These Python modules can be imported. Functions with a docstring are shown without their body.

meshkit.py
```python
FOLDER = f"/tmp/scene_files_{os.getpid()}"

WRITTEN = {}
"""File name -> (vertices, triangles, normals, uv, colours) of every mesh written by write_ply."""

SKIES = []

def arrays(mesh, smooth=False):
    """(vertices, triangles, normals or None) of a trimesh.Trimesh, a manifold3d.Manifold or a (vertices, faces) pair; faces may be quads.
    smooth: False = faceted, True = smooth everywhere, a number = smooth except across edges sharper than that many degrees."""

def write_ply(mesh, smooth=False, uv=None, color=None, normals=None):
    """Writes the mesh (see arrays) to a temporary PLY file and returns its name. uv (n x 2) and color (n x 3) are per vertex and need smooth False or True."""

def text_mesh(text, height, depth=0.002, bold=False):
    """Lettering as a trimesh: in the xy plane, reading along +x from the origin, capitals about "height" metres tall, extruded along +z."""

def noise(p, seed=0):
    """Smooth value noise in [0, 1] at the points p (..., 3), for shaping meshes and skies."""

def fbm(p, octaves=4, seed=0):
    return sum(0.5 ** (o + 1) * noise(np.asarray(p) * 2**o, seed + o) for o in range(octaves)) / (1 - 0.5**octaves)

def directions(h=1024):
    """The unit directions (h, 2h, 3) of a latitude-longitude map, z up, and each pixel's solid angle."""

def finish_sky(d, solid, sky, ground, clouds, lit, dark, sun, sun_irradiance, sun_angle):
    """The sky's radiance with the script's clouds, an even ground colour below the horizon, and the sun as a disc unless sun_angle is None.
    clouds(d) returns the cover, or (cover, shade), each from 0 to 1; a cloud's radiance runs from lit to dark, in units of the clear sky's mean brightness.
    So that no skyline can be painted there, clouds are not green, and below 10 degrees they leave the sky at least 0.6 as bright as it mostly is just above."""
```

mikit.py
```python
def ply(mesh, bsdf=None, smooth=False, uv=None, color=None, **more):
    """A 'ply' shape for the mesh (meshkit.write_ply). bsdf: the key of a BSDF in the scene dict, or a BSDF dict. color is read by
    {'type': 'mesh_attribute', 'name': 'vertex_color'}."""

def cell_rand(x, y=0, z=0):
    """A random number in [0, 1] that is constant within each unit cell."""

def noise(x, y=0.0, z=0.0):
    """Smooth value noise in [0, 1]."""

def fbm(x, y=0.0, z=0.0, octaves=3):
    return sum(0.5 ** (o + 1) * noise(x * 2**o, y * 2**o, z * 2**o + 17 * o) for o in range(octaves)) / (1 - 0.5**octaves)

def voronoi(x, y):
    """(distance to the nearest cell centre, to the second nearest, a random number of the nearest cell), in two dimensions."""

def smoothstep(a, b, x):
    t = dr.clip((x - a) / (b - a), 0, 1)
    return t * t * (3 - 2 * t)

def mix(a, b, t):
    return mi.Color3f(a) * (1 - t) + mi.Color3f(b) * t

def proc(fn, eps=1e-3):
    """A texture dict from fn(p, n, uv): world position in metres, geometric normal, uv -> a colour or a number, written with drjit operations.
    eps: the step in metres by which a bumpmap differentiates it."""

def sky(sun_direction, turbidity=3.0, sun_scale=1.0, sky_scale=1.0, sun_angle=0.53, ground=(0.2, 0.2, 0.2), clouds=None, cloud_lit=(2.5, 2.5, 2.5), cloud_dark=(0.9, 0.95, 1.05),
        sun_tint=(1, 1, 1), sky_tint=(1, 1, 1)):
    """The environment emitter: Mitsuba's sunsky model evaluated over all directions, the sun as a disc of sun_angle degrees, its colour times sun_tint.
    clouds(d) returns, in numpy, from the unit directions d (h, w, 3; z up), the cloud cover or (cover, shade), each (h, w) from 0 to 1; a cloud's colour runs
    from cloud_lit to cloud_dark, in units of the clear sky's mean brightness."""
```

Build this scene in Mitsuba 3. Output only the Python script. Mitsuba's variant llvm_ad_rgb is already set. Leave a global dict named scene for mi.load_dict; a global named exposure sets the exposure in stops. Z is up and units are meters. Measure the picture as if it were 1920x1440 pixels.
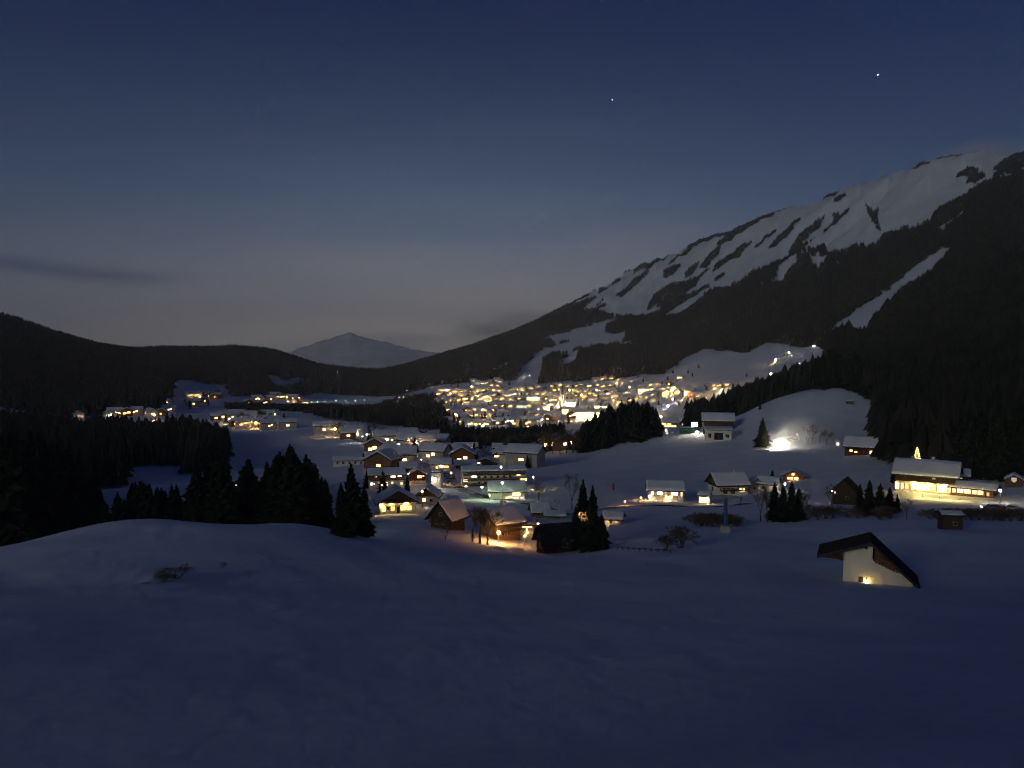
import math, random
import numpy as np, trimesh
import drjit as dr, mitsuba as mi
import mikit, meshkit
from mikit import proc, noise, fbm, smoothstep, mix
from scipy.interpolate import RBFInterpolator
from scipy.spatial import cKDTree

T = mi.ScalarTransform4f
scene, labels = {}, {}
rng = np.random.default_rng(7)
random.seed(7)

# ---------------------------------------------------------------- camera, sky, exposure
F, HORIZON = 1423.0, 680.0            # focal length and horizon row, in pixels of the 1920x1440 photograph
PITCH = -math.atan((720 - HORIZON) / F)
exposure = 7.0
GAIN = 2.0 ** exposure                # lamp strengths below are given as they print
HAZE = 7.0e-5
fwd = np.array([0, math.cos(PITCH), math.sin(PITCH)])
upv = np.array([0, -math.sin(PITCH), math.cos(PITCH)])
scene['camera'] = {
    'type': 'perspective', 'fov': 2 * math.degrees(math.atan(960 / F)), 'fov_axis': 'x', 'near_clip': 0.5, 'far_clip': 60000.0,
    'to_world': T().look_at(origin=[0, 0, 0], target=fwd.tolist(), up=[0, 0, 1]),
    'medium': {'type': 'ref', 'id': 'air'}}
scene['air'] = {'type': 'homogeneous', 'albedo': {'type': 'rgb', 'value': [0.95, 0.95, 0.95]}, 'sigma_t': HAZE}


def dusk_gradient(d):
    """Twilight gradient painted through the cloud cover, brighter towards the horizon, and one dark streak of stratus low in the west."""
    el = np.degrees(np.arcsin(np.clip(d[..., 2], -1, 1)))
    az = np.degrees(np.arctan2(d[..., 0], d[..., 1]))
    n = meshkit.fbm(d * np.array([5, 5, 24.0]), 4, 3) - 0.5
    arch = 0.38 + 0.62 * np.exp(-((az + 4) / 25.0) ** 2)                          # the afterglow stands over the end of the valley
    cover = np.exp(-(el / 13.5) ** 2) * (1 + 0.22 * n) * arch
    shade = np.clip(1.0 - (el - 1.0) / 11.0 + 0.30 * n, 0, 1)
    streak = np.exp(-((el - 6.0 - 0.3 * np.sin(az * 0.3)) / (0.5 + 0.5 * n)) ** 2) * np.clip((-22 - az) / 6.0, 0, 1)
    return np.clip(cover * (1 - 0.5 * streak), 0, 1), shade


az_, el_ = math.radians(-142), math.radians(12.5)   # soft light from behind the viewer: afterglow and a low moon
SUN = (math.sin(az_) * math.cos(el_), math.cos(az_) * math.cos(el_), math.sin(el_))
scene['sky'] = {**mikit.sky(SUN, 3.5, sun_scale=0.0067, sun_angle=14.0, sun_tint=(0.58, 0.90, 1.72), sky_scale=0.0033, sky_tint=(0.108, 0.43, 1.62), ground=(0.3, 0.3, 0.33),
                            clouds=dusk_gradient, cloud_lit=(7.2, 10.0, 14.2), cloud_dark=(14.0, 12.2, 10.6)), 'sampling_weight': 30.0}

# ---------------------------------------------------------------- materials
def diffuse(c):
    return {'type': 'twosided', 'bsdf': {'type': 'diffuse', 'reflectance': {'type': 'rgb', 'value': list(c)}}}


def pdiffuse(fn):
    return {'type': 'twosided', 'bsdf': {'type': 'diffuse', 'reflectance': proc(fn)}}


def snow_col(p, n, uv):
    a = fbm(p.x * 0.09, p.y * 0.16, p.z * 0.1, 4)
    b = noise(p.x * 2.3, p.y * 2.3, p.z * 2.3)
    return mi.Color3f(0.76, 0.79, 0.85) * (0.84 + 0.24 * a + 0.10 * (b - 0.5))


def snow_bump(p, n, uv):
    return 0.16 * fbm(p.x * 0.7, p.y * 0.45, p.z * 0.2, 4) + 0.3 * noise(p.x * 0.13, p.y * 0.13, 0.0)


scene['snow'] = {'type': 'twosided', 'bsdf': {'type': 'bumpmap', 'arbitrary': {**proc(snow_bump, 0.05)}, 'scale': 1.0,
                 'bsdf': {'type': 'diffuse', 'reflectance': proc(snow_col)}}}
scene['far_snow'] = pdiffuse(lambda p, n, uv: mi.Color3f(0.77, 0.79, 0.84) * (0.84 + 0.2 * fbm(p.x * 0.012, p.y * 0.012, p.z * 0.03, 4)))
scene['peak'] = pdiffuse(lambda p, n, uv: mi.Color3f(0.70, 0.64, 0.58) * (0.8 + 0.4 * fbm(p.x * 0.004, p.y * 0.004, p.z * 0.008, 4)))
scene['roof_snow'] = pdiffuse(lambda p, n, uv: mi.Color3f(0.74, 0.76, 0.81) * (0.9 + 0.16 * fbm(p.x * 0.8, p.y * 0.8, p.z * 0.8, 3)))
scene['needles'] = pdiffuse(lambda p, n, uv: mix((0.012, 0.016, 0.011), (0.030, 0.036, 0.021), noise(p.x * 0.9, p.y * 0.9, p.z * 0.9)))
scene['far_needles'] = pdiffuse(lambda p, n, uv: mix((0.013, 0.016, 0.012), (0.038, 0.040, 0.030), noise(p.x * 0.11, p.y * 0.11, p.z * 0.11)))
scene['bark'] = diffuse((0.07, 0.055, 0.042))
scene['twigs'] = diffuse((0.13, 0.10, 0.075))
scene['plaster'] = pdiffuse(lambda p, n, uv: mi.Color3f(0.80, 0.73, 0.61) * (0.82 + 0.3 * fbm(p.x * 0.7, p.y * 0.7, p.z * 0.45, 4)))
scene['grey_plaster'] = pdiffuse(lambda p, n, uv: mi.Color3f(0.40, 0.38, 0.35) * (0.8 + 0.35 * fbm(p.x * 0.6, p.y * 0.6, p.z * 0.4, 4)))


def boards(p, n, uv):
    k = dr.floor(p.z / 0.22)
    g = 0.75 + 0.4 * mikit.cell_rand(k, dr.floor((p.x + p.y) * 0.2)) + 0.25 * (noise(p.x * 3, p.y * 3, p.z * 30) - 0.5)
    return mi.Color3f(0.20, 0.115, 0.062) * g


scene['timber'] = pdiffuse(boards)
scene['dark_timber'] = pdiffuse(lambda p, n, uv: mi.Color3f(0.075, 0.050, 0.034) * (0.7 + 0.6 * noise(p.x * 2, p.y * 2, p.z * 9)))
scene['red_timber'] = diffuse((0.17, 0.055, 0.03))
scene['shingle'] = pdiffuse(lambda p, n, uv: mi.Color3f(0.06, 0.05, 0.045) * (0.7 + 0.6 * noise(p.x * 3, p.y * 3, p.z * 5)))
scene['dark_roof'] = pdiffuse(lambda p, n, uv: mix((0.035, 0.035, 0.04), (0.2, 0.2, 0.21), smoothstep(0.6, 0.8, fbm(p.x * 0.8, p.y * 0.8, p.z * 0.8, 3))))
scene['metal'] = {'type': 'principled', 'base_color': {'type': 'rgb', 'value': [0.18, 0.19, 0.2]}, 'metallic': 0.6, 'roughness': 0.5}
scene['dark_glass'] = {'type': 'principled', 'base_color': {'type': 'rgb', 'value': [0.015, 0.018, 0.022]}, 'roughness': 0.12, 'specular': 0.5}
scene['frame_paint'] = diffuse((0.45, 0.42, 0.38))
scene['lamp_glass'] = diffuse((0.6, 0.6, 0.58))
scene['green_paint'] = diffuse((0.04, 0.16, 0.09))
scene['red_paint'] = diffuse((0.45, 0.04, 0.03))
scene['blue_paint'] = diffuse((0.05, 0.10, 0.22))
scene['car_paint'] = {'type': 'principled', 'base_color': {'type': 'rgb', 'value': [0.10, 0.10, 0.11]}, 'roughness': 0.35, 'clearcoat': 0.8}
scene['car_paint_light'] = {'type': 'principled', 'base_color': {'type': 'rgb', 'value': [0.5, 0.5, 0.5]}, 'roughness': 0.35, 'clearcoat': 0.8}
scene['rubber'] = diffuse((0.02, 0.02, 0.02))
scene['asphalt'] = pdiffuse(lambda p, n, uv: mix((0.10, 0.10, 0.105), (0.55, 0.55, 0.57), smoothstep(0.35, 0.6, fbm(p.x * 0.25, p.y * 0.25, 0.0, 4))))

WARM, AMBER, WHITE, COOL, GREEN, YELLOW, RED, ROSE = (1, .64, .25), (1, .48, .14), (1, .90, .70), (.86, .97, 1), (.62, 1, .50), (1, .73, .21), (1, .10, .05), (1, .70, .60)


def glow(col, k, weight=0.0):
    """An area light; k is how bright the surface prints (1 = white), weight how often the renderer aims at it."""
    return {'emitter': {'type': 'area', 'radiance': {'type': 'rgb', 'value': [float(c * k / GAIN) for c in col]}, 'sampling_weight': float(weight)}}


# ---------------------------------------------------------------- names and labels
used = {}


def key_for(name, parent=None):
    full = f'{parent}__{name}' if parent else name
    n = used.get(full, 0)
    used[full] = n + 1
    return full if n == 0 else f'{full}_{n:03d}'


def put(name, shape, parent=None, M=None, **more):
    k = key_for(name, parent)
    d = {**shape, **more}
    if M is not None:
        d['to_world'] = M
    scene[k] = d
    return k


def tag(key, label=None, cat=None, group=None, kind=None):
    e = labels.setdefault(key, {})
    for a, b in (('label', label), ('category', cat), ('group', group), ('kind', kind)):
        if b:
            e[a] = b
    return key


def thing(name, label, cat, group=None):
    return tag(key_for(name), label, cat, group)


# ---------------------------------------------------------------- the lie of the land
def ray(u, v):
    d = np.array([(u - 960) / F, 0, 0]) + fwd + upv * (720 - v) / F
    return d


def at_dist(u, v, D):
    d = ray(u, v)
    return d * (D / d[1])


# survey of the valley: bearing (as a column of the photograph) -> (row, distance) pairs read along that bearing
NEAR = [(4000, 3), (2100, 8), (1440, 20)]
SURVEY = {
    -420: NEAR + [(1250, 32), (1180, 60), (1190, 100), (1060, 200), (900, 320), (780, 480), (680, 760), (560, 1300), (600, 2200)],
    -180: NEAR + [(1210, 38), (1105, 62), (1062, 85), (1130, 120), (1060, 200), (935, 300), (830, 450), (735, 700), (655, 1000), (575, 1500), (620, 2200)],
    0: NEAR + [(1205, 40), (1100, 66), (1030, 95), (1090, 130), (1036, 200), (941, 300), (870, 450), (805, 720), (745, 900), (650, 1250), (607, 1600), (645, 2200)],
    100: NEAR + [(1205, 40), (1090, 68), (1003, 100), (1075, 138), (1020, 210), (935, 310), (862, 470), (800, 780), (778, 870), (700, 1150), (636, 1700), (665, 2300)],
    200: NEAR + [(1090, 68), (980, 106), (1065, 145), (1010, 220), (930, 320), (865, 460), (792, 850), (770, 950), (660, 1900), (680, 2600)],
    300: NEAR + [(1205, 42), (1080, 70), (975, 110), (1055, 150), (1005, 230), (925, 325), (868, 450), (800, 740), (782, 900), (763, 1050), (742, 1200), (715, 1420), (662, 2200), (685, 3000)],
    430: NEAR + [(1085, 72), (985, 112), (1055, 152), (1000, 230), (930, 330), (872, 450), (842, 580), (808, 800), (790, 900), (778, 1000), (762, 1200), (735, 1500), (662, 2500), (682, 3200)],
    490: [(982, 114), (1050, 150), (660, 2500)],
    560: NEAR + [(1200, 43), (1090, 74), (982, 116), (1040, 150), (985, 240), (920, 340), (870, 450), (832, 600), (803, 800), (782, 950), (767, 1150), (757, 1400), (747, 1550), (715, 2000), (695, 2700), (712, 3300)],
    640: NEAR + [(1095, 75), (1006, 124), (1022, 150), (960, 240), (900, 350), (865, 440), (838, 550), (812, 690), (788, 850), (770, 1100), (759, 1400), (752, 1620), (730, 2200), (712, 3000), (722, 4000)],
    740: NEAR + [(1200, 44), (1100, 76), (1022, 130), (992, 160), (962, 205), (943, 240), (916, 300), (890, 345), (865, 410), (845, 480), (830, 570), (812, 700), (796, 850), (781, 1000), (769, 1200), (757, 1450), (746, 1700), (736, 2000), (704, 3000), (694, 3300), (708, 4200)],
    850: NEAR + [(1100, 78), (1040, 125), (1015, 150), (985, 180), (960, 215), (932, 265), (905, 320), (885, 370), (866, 430), (850, 500), (835, 580), (815, 720), (800, 880), (785, 1050), (765, 1350), (750, 1550), (735, 1750), (715, 2050), (690, 2600), (663, 3300), (680, 4200)],
    960: NEAR + [(1200, 45), (1100, 80), (1045, 128), (1030, 150), (1000, 178), (965, 215), (935, 262), (910, 310), (890, 360), (870, 420), (850, 500), (835, 590), (816, 730), (801, 880), (786, 1050), (766, 1350), (746, 1600), (727, 1850), (702, 2200), (662, 2800), (630, 3400), (645, 4300)],
    1080: NEAR + [(1100, 80), (1043, 130), (1030, 148), (1000, 175), (960, 215), (930, 262), (900, 320), (872, 400), (850, 475), (815, 560), (806, 780), (787, 1000), (766, 1250), (746, 1500), (722, 1750), (702, 1950), (650, 2500), (605, 3200), (568, 3900), (590, 4800)],
    1200: NEAR + [(1200, 45), (1100, 80), (1035, 125), (1010, 145), (975, 185), (946, 230), (925, 265), (890, 340), (860, 400), (832, 460), (812, 500), (808, 640), (790, 900), (770, 1100), (750, 1350), (725, 1600), (700, 1850), (660, 2200), (600, 2800), (552, 3300), (510, 3700), (530, 4500)],
    1320: NEAR + [(1100, 80), (1040, 115), (1000, 150), (975, 185), (948, 230), (932, 260), (905, 310), (870, 370), (842, 420), (822, 460), (816, 560), (796, 750), (776, 900), (757, 1050), (741, 1150), (700, 1350), (665, 1550), (600, 2200), (540, 2800), (492, 3200), (455, 3500), (472, 4300)],
    1450: NEAR + [(1200, 46), (1100, 82), (1000, 150), (970, 182), (945, 220), (926, 255), (900, 300), (870, 345), (840, 395), (800, 450), (765, 490), (750, 515), (764, 600), (740, 800), (715, 950), (690, 1100), (665, 1300), (640, 1500), (560, 2100), (500, 2500), (450, 2900), (414, 3200), (430, 4000)],
    1580: NEAR + [(1110, 82), (1010, 140), (975, 172), (952, 200), (932, 235), (905, 270), (870, 320), (838, 360), (800, 420), (760, 465), (727, 505), (738, 600), (700, 800), (680, 950), (640, 1200), (600, 1450), (540, 1800), (470, 2300), (420, 2650), (368, 3000), (388, 3800)],
    1700: NEAR + [(1205, 48), (1115, 82), (1000, 140), (985, 158), (962, 190), (947, 215), (922, 240), (890, 270), (860, 310), (820, 380), (780, 440), (750, 500), (720, 570), (680, 700), (620, 950), (560, 1250), (500, 1600), (440, 2000), (390, 2350), (322, 2800), (345, 3600)],
    1820: NEAR + [(1120, 82), (1010, 132), (985, 155), (966, 180), (951, 205), (932, 230), (890, 265), (840, 310), (780, 390), (720, 500), (650, 680), (580, 900), (500, 1200), (430, 1550), (370, 1900), (303, 2500), (330, 3300)],
    1920: NEAR + [(1205, 48), (1120, 84), (1010, 132), (985, 155), (970, 178), (955, 200), (930, 225), (880, 260), (820, 320), (750, 420), (680, 560), (600, 750), (520, 1000), (440, 1300), (370, 1600), (315, 1900), (296, 2400), (320, 3200)],
    2120: NEAR + [(1205, 48), (1110, 84), (1010, 130), (980, 152), (940, 200), (860, 260), (780, 340), (680, 480), (560, 720), (450, 1050), (350, 1500), (280, 2000), (310, 3000)],
    2420: NEAR + [(1205, 48), (1100, 84), (980, 130), (900, 180), (800, 260), (680, 400), (540, 640), (400, 1050), (300, 1700), (330, 3000)],
}
ctrl, val = [], []
for u, col in SURVEY.items():
    for v, D in col + [(712, 6500), (690, 13000)]:
        p = at_dist(u, v, D)
        r = math.hypot(p[0], p[1])
        ctrl.append((math.atan2(p[0], p[1]), math.log(r)))
        val.append(p[2] / r)
tps = RBFInterpolator(np.array(ctrl), np.array(val), kernel='thin_plate_spline', smoothing=1e-5)
AZ = np.radians(np.concatenate([np.linspace(-180, -66, 20)[:-1], np.linspace(-66, -44, 30)[:-1], np.linspace(-44, 44, 640), np.linspace(44, 66, 30)[1:], np.linspace(66, 180, 20)[1:]]))
LR = np.linspace(math.log(2.5), math.log(13500), 400)
RR = np.exp(LR)


def land():
    A, B = np.meshgrid(AZ, LR, indexing='ij')
    Ac = np.clip(A, -0.86, 0.86)
    t = tps(np.stack([Ac.ravel(), B.ravel()], 1)).reshape(A.shape)
    R = np.exp(B)
    back = np.where(R < 400, -7.0 / R + 0.12 * (1 - np.exp(-R / 60)), 0.10)          # the hillside behind the viewer
    w = np.clip((np.abs(A) - 1.0) / 1.3, 0, 1)
    w = w * w * (3 - 2 * w)
    z = (t * (1 - w) + back * w) * R
    x, y = R * np.sin(A), R * np.cos(A)
    P = np.stack([x, y, 0 * x], -1)
    # relief: drifts and hummocks near by, ribs and gullies running down the high mountain
    z += np.clip(R / 60, 0, 1) * (0.9 * (meshkit.fbm(P / 38, 4, 1) - 0.5) + 0.16 * (meshkit.fbm(P / 5.5, 3, 5) - 0.5))
    z += np.clip((R - 500) / 1200, 0, 1) * 22 * (meshkit.fbm(P / 210, 4, 2) - 0.5)
    s = x * -0.624 + y * 0.781
    q = x * 0.781 + y * 0.624
    high = np.clip((z - 90) / 250, 0, 1) * np.clip((A - 0.02) / 0.08, 0, 1)
    ribs = np.abs(meshkit.noise(np.stack([s / 115 + 0.25 * meshkit.noise(P / 300, 8), q / 900, 0 * s], -1), 4) - 0.5) * 2
    fine = meshkit.fbm(np.stack([s / 34, q / 190, 0 * s], -1), 3, 6)
    tooth = meshkit.fbm(np.stack([s / 16, q / 240, 0 * s], -1), 2, 9)
    z += high * 15 * (tooth - 0.5)
    z += high * (46 * (ribs - 0.5) + 34 * (fine - 0.5))
    return x, y, z


GX, GY, GZ = land()


def ground(x, y):
    """Height of the land at (x, y)."""
    a, b = math.atan2(x, y), math.log(max(math.hypot(x, y), 2.6))
    i = min(max(int(np.searchsorted(AZ, a)) - 1, 0), len(AZ) - 2)
    f = (b - LR[0]) / (LR[1] - LR[0])
    j = min(max(int(f), 0), len(LR) - 2)
    s, q = (a - AZ[i]) / (AZ[i + 1] - AZ[i]), f - j
    return float((GZ[i, j] * (1 - q) + GZ[i, j + 1] * q) * (1 - s) + (GZ[i + 1, j] * (1 - q) + GZ[i + 1, j + 1] * q) * s)


def grounds(x, y):
    a, b = np.arctan2(x, y), np.log(np.maximum(np.hypot(x, y), 2.6))
    i = np.clip(np.searchsorted(AZ, a) - 1, 0, len(AZ) - 2)
    f = (b - LR[0]) / (LR[1] - LR[0])
    j = np.clip(f.astype(int), 0, len(LR) - 2)
    s, q = (a - AZ[i]) / (AZ[i + 1] - AZ[i]), f - j
    return (GZ[i, j] * (1 - q) + GZ[i, j + 1] * q) * (1 - s) + (GZ[i + 1, j] * (1 - q) + GZ[i + 1, j + 1] * q) * s


def spot(u, v, dmin=30.0, dmax=5000.0):
    """The place on the land that is seen along the bearing u at row v."""
    d = ray(u, v)
    a, tz = math.atan2(d[0], d[1]), d[2] / math.hypot(d[0], d[1])
    i = min(max(int(np.searchsorted(AZ, a)) - 1, 0), len(AZ) - 2)
    s = (a - AZ[i]) / (AZ[i + 1] - AZ[i])
    t = (GZ[i] * (1 - s) + GZ[i + 1] * s) / RR
    ok = np.nonzero((RR > dmin) & (RR < dmax))[0]
    above = ok[t[ok] >= tz]
    if len(above):
        j = above[0]
        q = 0.0 if j == ok[0] else (tz - t[j - 1]) / (t[j] - t[j - 1])
        b = LR[j] - (1 - q) * (LR[1] - LR[0]) if j != ok[0] else LR[j]
    else:
        b = LR[ok[np.argmin(np.abs(t[ok] - tz))]]
    r = math.exp(b)
    x, y = r * math.sin(a), r * math.cos(a)
    return np.array([x, y, ground(x, y)])


def pixel(x, y, z):
    """Bearing column and row of points (arrays)."""
    f_ = y * fwd[1] + z * fwd[2]
    u_ = y * upv[1] + z * upv[2]
    return 960 + F * x / f_, 720 - F * u_ / f_


def inside(poly, x, y):
    n, c = len(poly), np.zeros(np.shape(x), bool)
    for k in range(n):
        (x0, y0), (x1, y1) = poly[k], poly[k - 1]
        c ^= ((y0 > y) != (y1 > y)) & (x < (x1 - x0) * (y - y0) / ((y1 - y0) or 1e-9) + x0)
    return c

# ---------------------------------------------------------------- woods: where they grow (outlines read off the photograph, each with its range of distances)
WOODS = {
    'hill': [([(-500, 400), (0, 590), (330, 640), (490, 640), (650, 690), (740, 680), (740, 738), (640, 742), (600, 735), (560, 744), (500, 747), (440, 742), (425, 722), (335, 712),
               (318, 722), (318, 755), (290, 775), (200, 778), (95, 788), (-500, 830)], 860, 3700)],
    'west': [([(-500, 800), (90, 800), (200, 815), (300, 800), (425, 836), (425, 885), (-500, 985)], 430, 640), ([(-500, 760), (88, 800), (150, 860), (235, 885), (225, 985), (-500, 985)], 330, 860)],
    'floor': [([(425, 762), (640, 764), (640, 774), (560, 776), (425, 774)], 1050, 1300),
              ([(590, 774), (700, 766), (745, 744), (815, 742), (835, 775), (835, 806), (800, 809), (740, 804), (690, 796), (640, 787), (590, 779)], 840, 1700)],
    'screen': [([(828, 812), (900, 818), (1000, 818), (1085, 828), (1085, 846), (1012, 848), (960, 838), (880, 834), (828, 840)], 520, 760)],
    'row': [([(1286, 780), (1405, 780), (1405, 830), (1286, 830)], 585, 690), ([(1372, 690), (1625, 690), (1625, 790), (1372, 790)], 545, 790)],
    'slope': [([(2600, 230), (1990, 306), (1925, 322), (1860, 346), (1820, 364), (1795, 382), (1770, 395), (1740, 420), (1710, 440), (1660, 443), (1650, 465), (1610, 465), (1580, 475), (1555, 485), (1537, 515),
                (1520, 497), (1500, 475), (1488, 500), (1470, 535), (1447, 535), (1460, 495), (1440, 500), (1400, 525), (1370, 545), (1330, 550), (1310, 570), (1290, 590), (1240, 600), (1200, 598),
                (1150, 597), (1120, 585), (1060, 575), (1000, 600), (900, 635), (740, 680), (640, 700), (640, 742), (745, 742), (820, 722), (900, 716), (950, 714), (1010, 720), (1060, 716),
                (1140, 712), (1240, 702), (1280, 672), (1320, 655), (1400, 662), (1440, 640), (1480, 650), (1545, 655), (1560, 690), (1600, 722), (1622, 718), (1626, 745), (1650, 760), (1690, 778),
                (1680, 800), (1625, 800), (1640, 822), (1662, 860), (1690, 862), (1800, 878), (1930, 895), (2600, 960)], 950, 4300)],
    'steep': [([(1560, 690), (1600, 722), (1622, 718), (1626, 745), (1650, 760), (1690, 778), (1680, 800), (1625, 800), (1640, 822), (1662, 866), (1690, 872), (1800, 896), (1930, 916), (2600, 960),
                (2600, 300), (1545, 640)], 246, 950)],
}
GLADES = [
    [(497, 706), (520, 704), (530, 715), (560, 707), (605, 722), (560, 728), (525, 735), (500, 722)],
    [(998, 640), (1060, 622), (1130, 603), (1150, 597), (1160, 600), (1140, 612), (1137, 622), (1155, 628), (1175, 622), (1178, 640), (1195, 648), (1165, 652), (1110, 655), (1085, 665), (1070, 690),
     (1050, 695), (1050, 680), (1060, 668), (1040, 668), (1025, 675), (1015, 690), (1030, 693), (1015, 705), (1010, 722), (950, 722), (960, 708), (980, 685), (990, 678), (995, 670), (1018, 652), (1035, 650), (1037, 642), (1010, 642)],
    [(920, 699), (932, 687), (952, 679), (959, 690), (940, 693), (930, 707)],
    [(1540, 633), (1578, 600), (1638, 560), (1698, 515), (1757, 471), (1797, 460), (1775, 491), (1724, 533), (1692, 556), (1664, 582), (1647, 599), (1630, 634), (1606, 643), (1592, 620), (1560, 634)],
    [(1750, 430), (1780, 410), (1812, 388), (1802, 412), (1775, 432), (1765, 442)],
    [(1560, 502), (1575, 493), (1587, 497), (1572, 506)],
    [(1128, 700), (1150, 692), (1160, 684), (1157, 700), (1140, 712), (1128, 712)], [(1190, 700), (1205, 686), (1213, 684), (1212, 702), (1195, 708)],
]
COPSES = [
    [(1215, 575), (1225, 555), (1260, 533), (1290, 530), (1285, 545), (1250, 558), (1215, 583)], [(1238, 580), (1250, 562), (1290, 545), (1285, 560), (1265, 580), (1240, 595)],
    [(1312, 503), (1325, 485), (1352, 460), (1347, 477), (1325, 503)], [(1478, 474), (1500, 440), (1545, 405), (1538, 425), (1505, 455), (1490, 478)], [(1620, 385), (1637, 402), (1648, 392), (1642, 408), (1652, 437), (1640, 427)],
    [(1532, 466), (1545, 462), (1550, 478), (1538, 484)], [(1285, 515), (1292, 506), (1312, 492), (1298, 515), (1285, 522)], [(1240, 512), (1258, 502), (1276, 498), (1262, 515), (1244, 523)], [(1505, 470), (1520, 466), (1530, 480), (1512, 484)],
    [(1815, 322), (1835, 318), (1848, 332), (1830, 345), (1818, 340)], [(1560, 405), (1572, 400), (1575, 415), (1563, 418)],
]


def wooded(x, y, z):
    """Name index of the wood that stands at these places, -1 for open land."""
    wob = 9.0
    u, v = pixel(x, y, z)
    P = np.stack([x / 45, y / 45, 0 * x], -1)
    u = u + wob * 2 * (meshkit.fbm(P, 3, 21) - 0.5)
    v = v + wob * (meshkit.fbm(P, 3, 22) - 0.5)
    out = np.full(np.shape(x), -1)
    y = y + np.clip(y * 0.16, 0, 90) * (meshkit.fbm(P * 1.3, 3, 23) - 0.5) * 2
    for k, polys in enumerate(WOODS.values()):
        for poly, d0, d1 in polys:
            out[(y > d0) & (y < d1) & inside(poly, u, v)] = k
    for g in GLADES:
        out[(y > 950) & inside(g, u, v)] = -1
    return out


def mottle(x, y, z):
    """Dwarf trees and rock on the high snow: narrow strips down the fall line."""
    s, q = x * -0.624 + y * 0.781, x * 0.781 + y * 0.624
    n = meshkit.fbm(np.stack([s / 70, q / 260, 0 * s], -1), 3, 31)
    u, v = pixel(x, y, z)
    edge = np.interp(u, [1040, 1100, 1180, 1280, 1400, 1500, 1640, 1800], [590, 548, 515, 465, 430, 395, 335, 300])
    rim = np.clip(1 - (v - edge) / np.interp(u, [1060, 1250, 1480, 1560], [52, 22, 13, 5]), 0, 1)
    out = (u > 1050) & (y > 1900) & (v > edge - 10) & (n > np.interp(u, [1060, 1200, 1300], [0.60, 0.66, 0.70]) - 0.20 * rim * np.interp(u, [1440, 1560], [1, 0.1]))
    for c in COPSES:
        out |= (y > 1800) & inside(c, u + 8 * (n - 0.5), v)
    return out


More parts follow.
